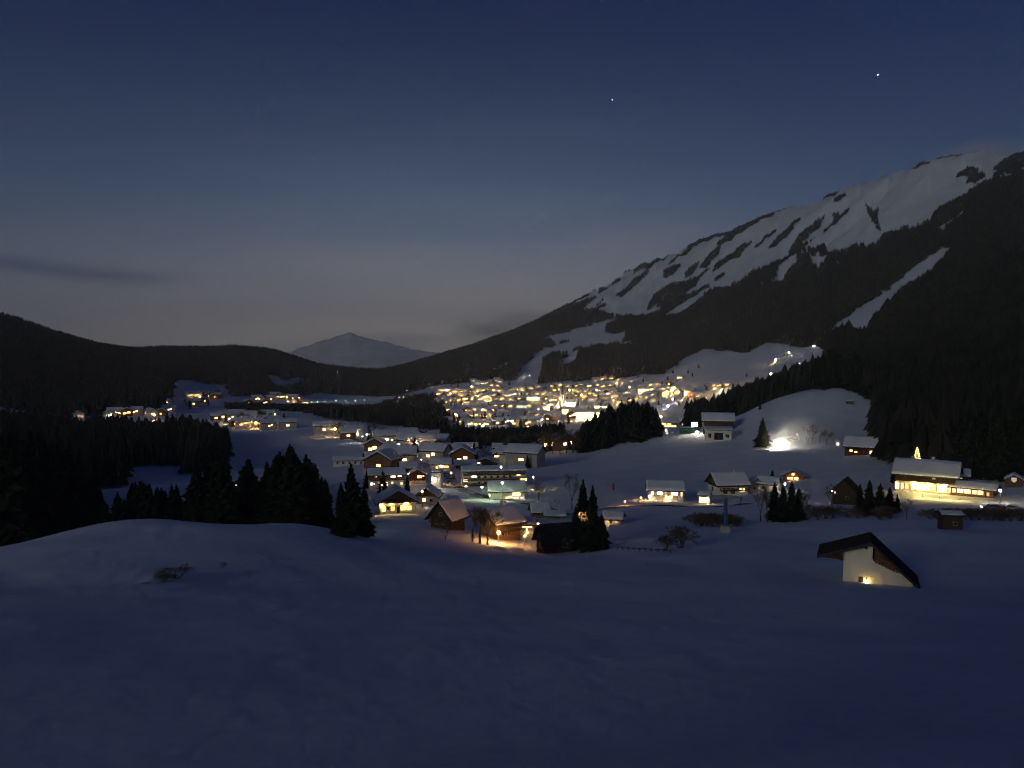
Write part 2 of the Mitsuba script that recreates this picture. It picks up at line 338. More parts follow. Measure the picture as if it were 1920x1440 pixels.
# ---------------------------------------------------------------- the ground itself
def land_meshes():
    na, nr = GX.shape
    V = np.stack([GX, GY, GZ], -1)
    idx = np.arange(na * nr).reshape(na, nr)
    a, b, c, d = idx[:-1, :-1], idx[1:, :-1], idx[1:, 1:], idx[:-1, 1:]
    q = np.stack([a, b, c, d], -1).reshape(-1, 4)
    flat = V.reshape(-1, 3)
    fn = np.cross(flat[q[:, 2]] - flat[q[:, 0]], flat[q[:, 3]] - flat[q[:, 1]])
    if fn[:, 2].mean() < 0:
        q, fn = q[:, ::-1], -fn
    N = np.zeros_like(flat)
    for k in range(4):
        np.add.at(N, q[:, k], fn)
    N /= np.linalg.norm(N, axis=1, keepdims=True) + 1e-12
    c = flat[q].mean(1)
    r, az = np.hypot(c[:, 0], c[:, 1]), np.arctan2(c[:, 0], c[:, 1])
    front = np.abs(az) < 0.9
    wood = np.full(len(c), -1)
    wood[front] = wooded(c[front, 0], c[front, 1], c[front, 2])
    wood[(~front) & (r > 300) & (az < 0)] = 0
    wood[(~front) & (r > 300) & (az > 0)] = 5
    u, v = pixel(c[:, 0], c[:, 1], c[:, 2])
    knoll = (c[:, 1] > 468) & (c[:, 1] < 610) & (u > 1082) & (u < 1240) & front
    nearwood = (c[:, 1] > 165) & (c[:, 1] < 345 + 90 * (meshkit.fbm(c / 40, 3, 24) - 0.5)) & (u < 610) & front
    floor = (wood >= 0) | knoll | nearwood
    high = (~floor) & (az > 0.0) & (r > 1250)
    hill = (~floor) & (az <= 0.0) & (r > 1250)
    for name, m, mat in (('ground', ~floor & ~high & ~hill & (r < 900), 'snow'), ('valley', ~floor & ~high & ~hill & (r >= 900), 'far_snow'),
                         ('mountain', high, 'far_snow'), ('hill', hill, 'far_snow'), ('forest_floor', floor, 'far_snow')):
        f = q[m]
        ids, inv = np.unique(f, return_inverse=True)
        tri = inv.reshape(-1, 4)
        tri = np.vstack([tri[:, [0, 1, 2]], tri[:, [0, 2, 3]]])
        path = meshkit.write_ply((flat[ids], tri), normals=N[ids])
        put(name, {'type': 'ply', 'filename': path, 'face_normals': False, 'bsdf': {'type': 'ref', 'id': mat}})
        tag(name, {'ground': 'open snow falling from the viewer to the near houses and pistes', 'valley': 'snow covered valley floor under the far village', 'mountain': 'snowy mountain flank and ridge on the right',
                   'hill': 'snowy clearings on the dark hills to the left', 'forest_floor': 'snow covered ground under the woods'}[name], name.replace('_', ' '), kind='structure')


land_meshes()


def far_peak():
    """The pale peak at the end of the valley, fourteen kilometres away."""
    U = np.linspace(430, 1120, 90)
    sky = np.interp(U, [430, 520, 560, 600, 630, 655, 680, 720, 760, 830, 900, 1000, 1120], [700, 668, 655, 640, 630, 623, 630, 640, 652, 664, 676, 690, 700])
    rows, D = np.linspace(0, 1, 24), 13900.0
    V = []
    for k, w in enumerate(rows):
        for u, s in zip(U, sky):
            v = s + (735 - s) * w
            dist = D - 2600 * w + 160 * (meshkit.fbm(np.array([u / 26, w * 4, 0.5]), 4, 9) - 0.5)
            p = at_dist(u, v, dist)
            p[2] += 90 * (meshkit.fbm(np.array([u / 14, w * 3, 2.5]), 3, 12) - 0.5) * (1 - 0.3 * w)
            V.append(p)
    # the back of the peak
    for u, s in zip(U, sky):
        V.append(at_dist(u, 735, D + 400))
    V = np.array(V)
    n = len(U)
    order = [24] + list(range(24))
    quads = [(order[i] * n + j, order[i] * n + j + 1, order[i + 1] * n + j + 1, order[i + 1] * n + j) for i in range(24) for j in range(n - 1)]
    put('far_mountain', mikit.ply((V, np.array(quads)), 'peak', smooth=True))
    tag('far_mountain', 'pale far peak at the end of the valley', 'mountain', kind='structure')


far_peak()


# ---------------------------------------------------------------- trees
def blade(p, d, w, droop, side):
    tip = p + d + np.array([0, 0, -droop])
    mid = p + d * 0.55 + np.array([0, 0, -droop * 0.35])
    return [p, mid + side * w, tip, mid - side * w]


def conifer(seed, layers=17, spokes=9, width=0.17, ragged=0.35):
    """Unit-height spruce crown: whorls of drooping boughs round a thin core."""
    g = np.random.default_rng(seed)
    V, Fc = [], []
    for k in range(layers):
        t = k / (layers - 1)
        z = 0.10 + 0.88 * t
        R = width * (1 - t) ** 0.85 * (1 + ragged * (g.random() - 0.5)) + 0.012
        n = max(5, int(spokes * (1 - 0.45 * t)))
        ph = g.random() * 6.28
        for s in range(n):
            a = ph + 6.283 * (s + 0.5 * (g.random() - 0.5)) / n
            L = R * (0.72 + 0.5 * g.random())
            d = np.array([math.cos(a), math.sin(a), 0]) * L
            side = np.array([-math.sin(a), math.cos(a), 0.25 * (g.random() - 0.5)])
            b = blade(np.array([0, 0, z + 0.02 * (g.random() - 0.5)]), d, 0.16 * L + 0.012, L * (0.35 + 0.3 * g.random()) - 0.05 * t * 0, side)
            i = len(V)
            V += b + [b[1] * 0.9 + np.array([0, 0, -0.035 * (1 - t) - 0.004]), b[3] * 0.9 + np.array([0, 0, -0.03 * (1 - t) - 0.004])]
            Fc += [(i, i + 1, i + 2), (i, i + 2, i + 3), (i, i + 4, i + 2), (i, i + 2, i + 5)]
    i = len(V)                                                              # core
    for s in range(6):
        a = s * 1.0472
        V.append(np.array([math.cos(a) * width * 0.55, math.sin(a) * width * 0.55, 0.09]))
    V.append(np.array([0, 0, 1.0]))
    Fc += [(i + s, i + (s + 1) % 6, i + 6) for s in range(6)]
    return np.array(V), np.array(Fc)


def small_conifer(seed, tiers=3, sides=7):
    """A light crown for the woods: jagged tiers with notched skirts."""
    g = np.random.default_rng(seed)
    V, Fc = [], []
    for k in range(tiers):
        z0, z1 = 0.04 + 0.86 * k / tiers, 0.04 + 0.86 * (k + 1) / tiers + 0.15
        R = 0.2 * (1 - 0.75 * k / tiers)
        i, ph = len(V), g.random() * 6
        for s in range(sides * 2):
            rr = R * ((0.75 + 0.5 * g.random()) if s % 2 == 0 else (0.42 + 0.2 * g.random()))
            a = ph + s * 3.14159 / sides
            V.append((rr * math.cos(a), rr * math.sin(a), z0 + (0.0 if s % 2 == 0 else 0.05) + 0.03 * g.random()))
        V.append((0.01 * g.random(), 0.01 * g.random(), min(z1, 1.0)))
        Fc += [(i + s, i + (s + 1) % (sides * 2), i + sides * 2) for s in range(sides * 2)]
    return np.array(V), np.array(Fc)


def taper(p, q, r0, r1, sides=4):
    d = q - p
    d = d / (np.linalg.norm(d) + 1e-9)
    a = np.cross(d, [0.3, 0.2, 0.93])
    a /= np.linalg.norm(a) + 1e-9
    b = np.cross(d, a)
    ang = np.arange(sides) * 2 * math.pi / sides
    ring = np.cos(ang)[:, None] * a + np.sin(ang)[:, None] * b
    V = np.vstack([p + ring * r0, q + ring * r1])
    Fc = [(i, (i + 1) % sides, sides + (i + 1) % sides) for i in range(sides)] + [(i, sides + (i + 1) % sides, sides + i) for i in range(sides)]
    return V, np.array(Fc)


def join(parts):
    V, Fc, n = [], [], 0
    for v, f in parts:
        V.append(np.asarray(v, float))
        Fc.append(np.asarray(f) + n)
        n += len(v)
    return np.vstack(V), np.vstack(Fc)


def bare_tree(seed, depth=5, spread=0.55, trunk=0.22, stems=1):
    """Unit-height leafless tree: (trunk mesh, crown mesh of boughs and twigs)."""
    g = np.random.default_rng(seed)
    wood, twig = [], []

    def grow(p, d, L, r, k):
        q = p + d * L
        (wood if k == 0 else twig).append(taper(p, q, r, r * 0.62, 5 if k == 0 else 3))
        if k >= depth:
            for _ in range(5):
                e = d + 0.9 * (g.random(3) - 0.5)
                twig.append(taper(q, q + e * L * 0.8, max(r * 0.6, 0.0034), 0.0016, 3))
            return
        for j in range(3 if k < 3 else 2):
            e = d + spread * 2 * (g.random(3) - 0.5) + np.array([0, 0, 0.12])
            e /= np.linalg.norm(e)
            grow(p + d * L * (0.55 + 0.45 * g.random()), e, L * (0.62 + 0.22 * g.random()), r * 0.58, k + 1)
    for s in range(stems):
        d = np.array([0.5 * (g.random() - 0.5) * (stems > 1) * 2, 0.5 * (g.random() - 0.5) * (stems > 1) * 2, 1.0])
        d /= np.linalg.norm(d)
        grow(np.array([0.02 * s, 0.0, -0.02]), d, trunk, 0.022 / stems ** 0.5, 0)
    tv, tf = join(wood)
    cv, cf = join(twig)
    top = max(cv[:, 2].max(), 1e-6)
    return (tv / top, tf), (cv / top, cf)


SPRUCE = [mikit.ply(conifer(s, 16 + s % 3, 9, 0.15 + 0.02 * (s % 4), 0.35), 'needles') for s in range(6)]
BOLE = mikit.ply(taper(np.array([0, 0, -0.06]), np.array([0, 0, 0.5]), 0.018, 0.008, 7), 'bark', smooth=True)
BARE = []
for s in range(5):
    tr, cr = bare_tree(40 + s, 5, 0.5 + 0.05 * (s % 3), 0.24)
    BARE.append((mikit.ply(tr, 'bark', smooth=True), mikit.ply(cr, 'twigs')))
SHRUB = []
for s in range(3):
    tr, cr = bare_tree(70 + s, 4, 0.8, 0.16, 5)
    SHRUB.append((mikit.ply(tr, 'bark', smooth=True), mikit.ply(cr, 'twigs')))


def place(P, h, w=None, yaw=0.0):
    w = h if w is None else w
    return T().translate([float(P[0]), float(P[1]), float(P[2])]).rotate([0, 0, 1], float(yaw)).scale([float(w), float(w), float(h)])


def spruce(P, h, label, group=None, wide=1.0):
    k = thing('conifer', label, 'conifer', group)
    M = place(P, h, h * wide * rng.uniform(0.9, 1.15), rng.uniform(0, 360))
    put('trunk', BOLE, k, M)
    put('crown', SPRUCE[rng.integers(6)], k, M)
    return k


def leafless(P, h, label, group=None, wide=1.0, kind=None, name='bare_tree', cat='tree'):
    k = thing(name, label, cat, group)
    s = (BARE if name == 'bare_tree' else SHRUB)
    s = s[rng.integers(len(s)) if kind is None else kind]
    M = place(P, h, h * wide, rng.uniform(0, 360))
    put('trunk' if name == 'bare_tree' else 'stem', s[0], k, M)
    put('crown' if name == 'bare_tree' else 'branches', s[1], k, M)
    return k


def scatter(name, pts, hs, label, fine):
    """One wood that nobody could count: all its crowns in one mesh."""
    vs = [small_conifer(s, 3 if fine else 2, 7 if fine else 5) for s in range(6)]
    V, Fc, n = [], [], 0
    pick = rng.integers(0, 6, len(pts))
    yaw = rng.uniform(0, 6.28, len(pts))
    wid = hs * rng.uniform(0.85, 1.25, len(pts)) * (1.15 if fine else 1.7)
    for k, (v, f) in enumerate(vs):
        m = np.nonzero(pick == k)[0]
        if not len(m):
            continue
        c, s = np.cos(yaw[m])[:, None], np.sin(yaw[m])[:, None]
        X = (v[:, 0] * c - v[:, 1] * s) * wid[m][:, None] + pts[m, 0][:, None]
        Y = (v[:, 0] * s + v[:, 1] * c) * wid[m][:, None] + pts[m, 1][:, None]
        Z = v[:, 2] * hs[m][:, None] + pts[m, 2][:, None] - 0.3
        V.append(np.stack([X, Y, Z], -1).reshape(-1, 3))
        Fc.append((f[None] + (np.arange(len(m)) * len(v))[:, None, None]).reshape(-1, 3) + n)
        n += len(m) * len(v)
    tag(put(name, mikit.ply((np.vstack(V), np.vstack(Fc)), 'far_needles')), label, 'forest', kind='stuff')


def forest_points():
    out = []
    for d0, d1, step in ((250, 700, 5.2), (700, 1400, 6.2), (1400, 4300, 8.0)):
        xs, ys = np.meshgrid(np.arange(-d1 * 0.74, d1 * 0.74, step), np.arange(d0, d1, step))
        x = xs.ravel() + rng.uniform(-0.48, 0.48, xs.size) * step
        y = ys.ravel() + rng.uniform(-0.48, 0.48, xs.size) * step
        ok = np.abs(np.arctan2(x, y)) < 0.70
        x, y = x[ok], y[ok]
        z = grounds(x, y)
        w = wooded(x, y, z)
        keep = w >= 0
        out.append(np.stack([x, y, z, w], -1)[keep])
    xs, ys = np.meshgrid(np.arange(100, 2300, 7.0), np.arange(1900, 4200, 7.0))                 # the high snow
    x, y = xs.ravel() + rng.uniform(-3.4, 3.4, xs.size), ys.ravel() + rng.uniform(-3.4, 3.4, xs.size)
    ok = (np.arctan2(x, y) < 0.62) & (np.arctan2(x, y) > 0.05)
    x, y = x[ok], y[ok]
    z = grounds(x, y)
    m = mottle(x, y, z) & (wooded(x, y, z) < 0)
    out.append(np.stack([x, y, z, 0 * x + 7], -1)[m])
    return np.vstack(out)


FP = forest_points()
wood_id = FP[:, 3].astype(int)
nz = meshkit.fbm(np.stack([FP[:, 0] / 120, FP[:, 1] / 120, 0 * FP[:, 0]], -1), 3, 17)
height = np.interp(wood_id, range(8), [21, 19, 15, 13, 23, 21, 24, 15]) * (0.62 + 0.5 * nz + rng.uniform(-0.12, 0.22, len(FP)))
# the nearest trees of the steep wood, of the row and of the wood in the west are single trees
steep = np.nonzero(np.isin(wood_id, (6,)) & (FP[:, 1] < 470))[0]
steep = steep[np.argsort(FP[steep, 1])][:45]
row = np.nonzero((wood_id == 4) & (FP[:, 1] < 640))[0]
row = row[np.argsort(FP[row, 1])][:24]
height[(wood_id == 2) & (FP[:, 1] > 1000)] *= 0.6
single = np.zeros(len(FP), bool)
single[steep] = single[row] = True
for k in steep:
    spruce(FP[k], height[k], 'dark conifer at the lower edge of the steep wood behind the hotel', 'conifers at the foot of the steep wood', 1.1)
for k in row:
    spruce(FP[k], height[k], 'dark conifer in the row between the ski hut and the far village', 'conifers in the row above the ski hut', 1.15)
for k, (name, lab) in enumerate((('forest', 'black forest covering the hills on the left'), ('forest', 'dark wood on the flat behind the left snow crest'), ('forest', 'dark woods on the valley floor before the far village'),
                                 ('forest', 'brown dark trees between the near houses and the far village'), ('forest', 'dark trees behind the groomed hill under the piste'), ('forest', 'dark forest climbing the big mountain on the right'),
                                 ('forest', 'black steep forest at the right edge'), ('dwarf_trees', 'thin dark strips of dwarf trees on the high snow'))):
    m = (wood_id == k) & ~single
    if m.any():
        scatter(name, FP[m, :3], height[m], lab, k in (1, 3, 4, 6))

# the near wood behind the left crest: single trees under a jagged skyline
ENV = ([-140, 60, 140, 178, 186, 235, 246, 272, 352, 364, 400, 430, 455, 480, 500, 522, 545, 560, 580, 600, 612, 622], [790, 800, 850, 880, 926, 918, 897, 902, 908, 872, 856, 848, 856, 846, 850, 838, 830, 842, 850, 876, 898, 955])
got = []
for t in range(2600):
    u, D = rng.uniform(-60, 618), rng.uniform(168, 335)
    P = at_dist(u, 700, D)
    if got and min((P[0] - a) ** 2 + (P[1] - b) ** 2 for a, b in got) < 4.6 ** 2:
        continue
    z = ground(P[0], P[1])
    vt = np.interp(u, *ENV) + abs(rng.normal(0, 16))
    for w_ in (447, 485):                                                   # two gaps through which cabin windows show
        if abs(u - w_) < 13:
            vt = max(vt, 948)
    top = at_dist(u, vt, D)[2]
    h = top - z
    if h < 7 or h > 34 or len(got) > 128:
        continue
    got.append((P[0], P[1]))
    spruce((P[0], P[1], z), h, 'black conifer in the near wood behind the left snow crest', 'conifers of the near wood on the left', 1.75)

# ---------------------------------------------------------------- buildings
def box(x0, x1, y0, y1, z0, z1):
    V = np.array([[x, y, z] for x in (x0, x1) for y in (y0, y1) for z in (z0, z1)], float)
    return V, np.array([[0, 1, 3], [0, 3, 2], [4, 6, 7], [4, 7, 5], [0, 4, 5], [0, 5, 1], [2, 3, 7], [2, 7, 6], [0, 2, 6], [0, 6, 4], [1, 5, 7], [1, 7, 3]])


def prism(poly, y0, y1):
    """A convex outline in x and z, drawn along y."""
    n = len(poly)
    V = np.array([[x, y0, z] for x, z in poly] + [[x, y1, z] for x, z in poly], float)
    Fc = [(0, i, i + 1) for i in range(1, n - 1)] + [(n, n + i + 1, n + i) for i in range(1, n - 1)]
    for i in range(n):
        j = (i + 1) % n
        Fc += [(i, n + i, n + j), (i, n + j, j)]
    m = trimesh.Trimesh(V, Fc, process=False)
    m.fix_normals()
    return np.array(m.vertices), np.array(m.faces)


def turn(mesh):
    v, f = mesh
    return np.stack([-v[:, 1], v[:, 0], v[:, 2]], -1), f


def shell(w, l, h, rise, gable, base):
    """Walls of a gabled house; gable 'front' has the ridge along y, 'side' along x."""
    W, Lh = (w, l) if gable == 'front' else (l, w)
    pts = [(-W / 2, base), (W / 2, base), (W / 2, h), (0, h + rise), (-W / 2, h)]
    m = prism(pts, -Lh / 2, Lh / 2)
    return m if gable == 'front' else turn(m)


def roof_pair(w, l, h, rise, ov, gable, t=0.28, lift=0.02, inset=0.0):
    W, Lh = (w, l) if gable == 'front' else (l, w)
    s = rise / (W / 2)
    e = W / 2 + ov - inset
    ze, zr = h - s * (ov - inset) + lift, h + rise + lift
    parts = []
    for g in (-1, 1):
        parts.append(prism([(0, zr), (g * e, ze), (g * e, ze + t * 0.9), (0, zr + t)], -Lh / 2 - ov + inset, Lh / 2 + ov - inset))
    m = join(parts)
    return m if gable == 'front' else turn(m)


def snow_load(w, l, h, rise, ov, gable, t=0.45):
    """Snow on a gabled roof: rounded at the eaves and verges, a little uneven."""
    W, Lh = (w, l) if gable == 'front' else (l, w)
    s = rise / (W / 2)
    e, y1 = W / 2 + ov - 0.08, Lh / 2 + ov - 0.08
    xs = np.concatenate([[-1, -0.985, -0.94], np.linspace(-0.8, 0.8, 9), [0.94, 0.985, 1]]) * e
    ys = np.concatenate([[-1, -0.99, -0.95], np.linspace(-0.8, 0.8, 7), [0.95, 0.99, 1]]) * y1
    X, Y = np.meshgrid(xs, ys, indexing='ij')
    under = h + rise - s * np.abs(X) + 0.32
    fx, fy = np.clip((e - np.abs(X)) / 0.5, 0, 1), np.clip((y1 - np.abs(Y)) / 0.5, 0, 1)
    th = t * np.sqrt(fx * (2 - fx)) * np.sqrt(fy * (2 - fy)) * (0.8 + 0.4 * meshkit.noise(np.stack([X / 2.5, Y / 2.5, X * 0 + w + l], -1), 3))
    Z = under - 0.04 + th - 0.12 * s * np.exp(-(X / 0.7) ** 2)
    n, m = X.shape
    V = np.vstack([np.stack([X, Y, Z], -1).reshape(-1, 3)])
    i = np.arange(n * m).reshape(n, m)
    q = np.stack([i[:-1, :-1], i[1:, :-1], i[1:, 1:], i[:-1, 1:]], -1).reshape(-1, 4)
    mesh = (V, np.vstack([q[:, [0, 1, 2]], q[:, [0, 2, 3]]]))
    return mesh if gable == 'front' else turn(mesh)


def pane_mesh(x0, x1, z0, z1, y):
    return np.array([[x0, y, z0], [x1, y, z0], [x1, y, z1], [x0, y, z1]], float), np.array([[0, 1, 2], [0, 2, 3]])


def frame_mesh(x0, x1, z0, z1, y, b=0.09, d=0.07, bars=0):
    P = [box(x0 - b, x1 + b, y - d, y + 0.02, z1, z1 + b), box(x0 - b, x1 + b, y - d - 0.05, y + 0.02, z0 - b, z0), box(x0 - b, x0, y - d, y + 0.02, z0, z1), box(x1, x1 + b, y - d, y + 0.02, z0, z1)]
    for k in range(bars):
        x = x0 + (x1 - x0) * (k + 1) / (bars + 1)
        P.append(box(x - 0.035, x + 0.035, y - d, y - 0.02, z0, z1))
    return join(P)


def face_turn(mesh, face, w, l):
    """Puts something drawn on a front wall at y = 0 on the named wall."""
    v, f = mesh
    v = v.copy()
    if face == 'front':
        v[:, 1] -= l / 2
    elif face == 'left':
        v = np.stack([v[:, 1] - w / 2, -v[:, 0], v[:, 2]], -1)
    else:
        v = np.stack([-v[:, 1] + w / 2, v[:, 0], v[:, 2]], -1)
    return v, f


def site(P, yaw=0.0):
    """Frame of a building at P whose front faces the viewer when yaw is 0."""
    return T().translate([float(c) for c in P]).rotate([0, 0, 1], float(-math.degrees(math.atan2(P[0], P[1])) + yaw))


def house(label, u, v, w, h, rise, l=None, gable='front', yaw=0.0, wall='plaster', upper=None, split=0.5, roof='shingle', snow=0.45, ov=0.9, wins=(), doors=(), balconies=(), chimneys=(),
          lamps=(), name='chalet', cat='house', group=None, dmin=30.0, dmax=5000.0, px=True, base=-2.5, frames=True, sink=0.0):
    """One house. u, v: where its front foot stands in the photograph; w, h, rise: width, height of the eaves and of the gable above them, in pixels of the photograph there (px) or metres.
    wins: (face, x as a share of the half width, z as a share of the eaves height, width, height, colour, strength); strength 0 is a dark pane."""
    P = spot(u, v, dmin, dmax)
    D = float(P[0] * 0 + P[1])
    k_ = D / F if px else 1.0
    w, h, rise = w * k_, h * k_, rise * k_
    l = w * 0.95 if l is None else l * (k_ if px else 1.0)
    out = P[:2] / np.linalg.norm(P[:2])
    P = P + np.array([*(out * l / 2), 0.0])
    P[2] = spot(u, v, dmin, dmax)[2] - sink
    M = site(P, yaw)
    K = thing(name, label, cat, group)
    put('wall', mikit.ply(shell(w, l, h, rise, gable, base), wall), K, M)
    if upper:
        W, Lh = (w, l) if gable == 'front' else (l, w)
        z0 = h * split
        m = prism([(-W / 2 - .04, z0), (W / 2 + .04, z0), (W / 2 + .04, h), (0, h + rise + .03), (-W / 2 - .04, h)], -Lh / 2 - .04, Lh / 2 + .04)
        put('upper_storey', mikit.ply(m if gable == 'front' else turn(m), upper), K, M)
    rk = put('roof', mikit.ply(roof_pair(w, l, h, rise, ov, gable, lift=0.06), roof), K, M)
    if snow:
        put('snow', mikit.ply(snow_load(w, l, h + .06, rise, ov, gable, snow), 'roof_snow', smooth=40), rk, M)
    for cx, cy in chimneys:
        z = h + rise * (1 - abs(cx if gable == 'front' else cy))
        x, y = cx * w / 2, cy * l / 2
        put('chimney', mikit.ply(join([box(x - .45, x + .45, y - .45, y + .45, z - .4, z + 1.5), box(x - .55, x + .55, y - .55, y + .55, z + 1.5, z + 1.65)]), 'grey_plaster'), rk, M)
    eps = 0.05 if upper else 0.012
    for fc, cx, cz, ww, hh, col, s in wins:
        half = (w if fc == 'front' else l) / 2
        ww, hh = ww * k_, hh * k_
        x, z = cx * half, cz * h
        wk = None
        if frames:
            wk = put('window', mikit.ply(face_turn(frame_mesh(x - ww / 2, x + ww / 2, z - hh / 2, z + hh / 2, -eps, bars=1 if ww > 1.0 else 0), fc, w, l), 'frame_paint'), K, M)
        pm = face_turn(pane_mesh(x - ww / 2, x + ww / 2, z - hh / 2, z + hh / 2, -eps - 0.03), fc, w, l)
        pn = 'pane' if wk else 'window'
        if s > 0:
            put(pn, mikit.ply(pm, 'lamp_glass', **glow(col, s, 0.15 if ww * hh * s > 6 else 0.0)), wk or K, M)
        else:
            put(pn, mikit.ply(pm, 'dark_glass'), wk or K, M)
    for fc, cx, ww, hh, mat in doors:
        half = (w if fc == 'front' else l) / 2
        ww, hh = ww * k_, hh * k_
        put('door', mikit.ply(face_turn(box(cx * half - ww / 2, cx * half + ww / 2, -eps - .06, 0, -0.4, hh), fc, w, l), mat), K, M)
    for z, depth, x0, x1 in balconies:
        zz, xa, xb = z * h, x0 * w / 2, x1 * w / 2
        n = max(3, int((xb - xa) / 0.45))
        parts = [box(xa, xb, -depth, 0.0, zz - .16, zz), box(xa, xb, -depth - .05, -depth + .05, zz + .9, zz + 1.0), box(xa, xb, -depth - .03, -depth + .03, zz + .1, zz + .2)]
        for q in range(n + 1):
            x = xa + (xb - xa) * q / n
            parts.append(box(x - .12, x + .12, -depth - .02, -depth + .02, zz, zz + .92))
        put('balcony', mikit.ply(face_turn(join(parts), 'front', w, l), 'dark_timber'), K, M)
    for fc, cx, cz, r, col, s, wt in lamps:                             # lamps fixed to the house
        half = (w if fc == 'front' else l) / 2
        x, z = cx * half, cz * h
        lk = put('wall_lamp', mikit.ply(face_turn(join([box(x - .04, x + .04, -.5, -eps, z + r, z + r + .07), box(x - r * 1.1, x + r * 1.1, -.5 - r * 1.1, -.5 + r * 1.1, z + r, z + r + .05)]), fc, w, l), 'metal'), K, M)
        put('bulb', mikit.ply(face_turn(globe((x, -.5, z), r), fc, w, l), 'lamp_glass', **glow(col, s * 5.5, wt)), lk, M)
    return K, P, M, (w, l, h, rise)


_ico = trimesh.creation.icosphere(subdivisions=1)


def globe(c, r):
    return np.array(_ico.vertices) * r + np.asarray(c, float), np.array(_ico.faces)


def street_lamp(label, u, v, tall=6.0, col=WARM, s=20.0, weight=1.0, r=0.25, dmin=30.0, dmax=5000.0, group=None, P=None):
    P = spot(u, v, dmin, dmax) if P is None else P
    K = thing('street_lamp', label, 'street lamp', group)
    M = T().translate([float(c) for c in P])
    toward = -P[:2] / np.linalg.norm(P[:2])
    a = np.array([0, 0, -0.5])
    arm = np.array([toward[0] * 0.8, toward[1] * 0.8, tall + 0.15])
    put('pole', mikit.ply(join([taper(a, np.array([0, 0, tall]), .09, .05, 6), taper(np.array([0, 0, tall - .02]), arm, .045, .04, 5)]), 'metal'), K, M)
    c = arm + np.array([0, 0, -r - 0.02])
    hk = put('head', mikit.ply(join([prism([(-r * 1.2, 0), (r * 1.2, 0), (r * .4, .16), (-r * .4, .16)], -r * 1.2, r * 1.2)]), 'metal'), K, M.translate([float(q) for q in arm]))
    put('bulb', mikit.ply(globe(c, r), 'lamp_glass', **glow(col, s, weight)), hk, M)
    return K


W3 = ('front',)


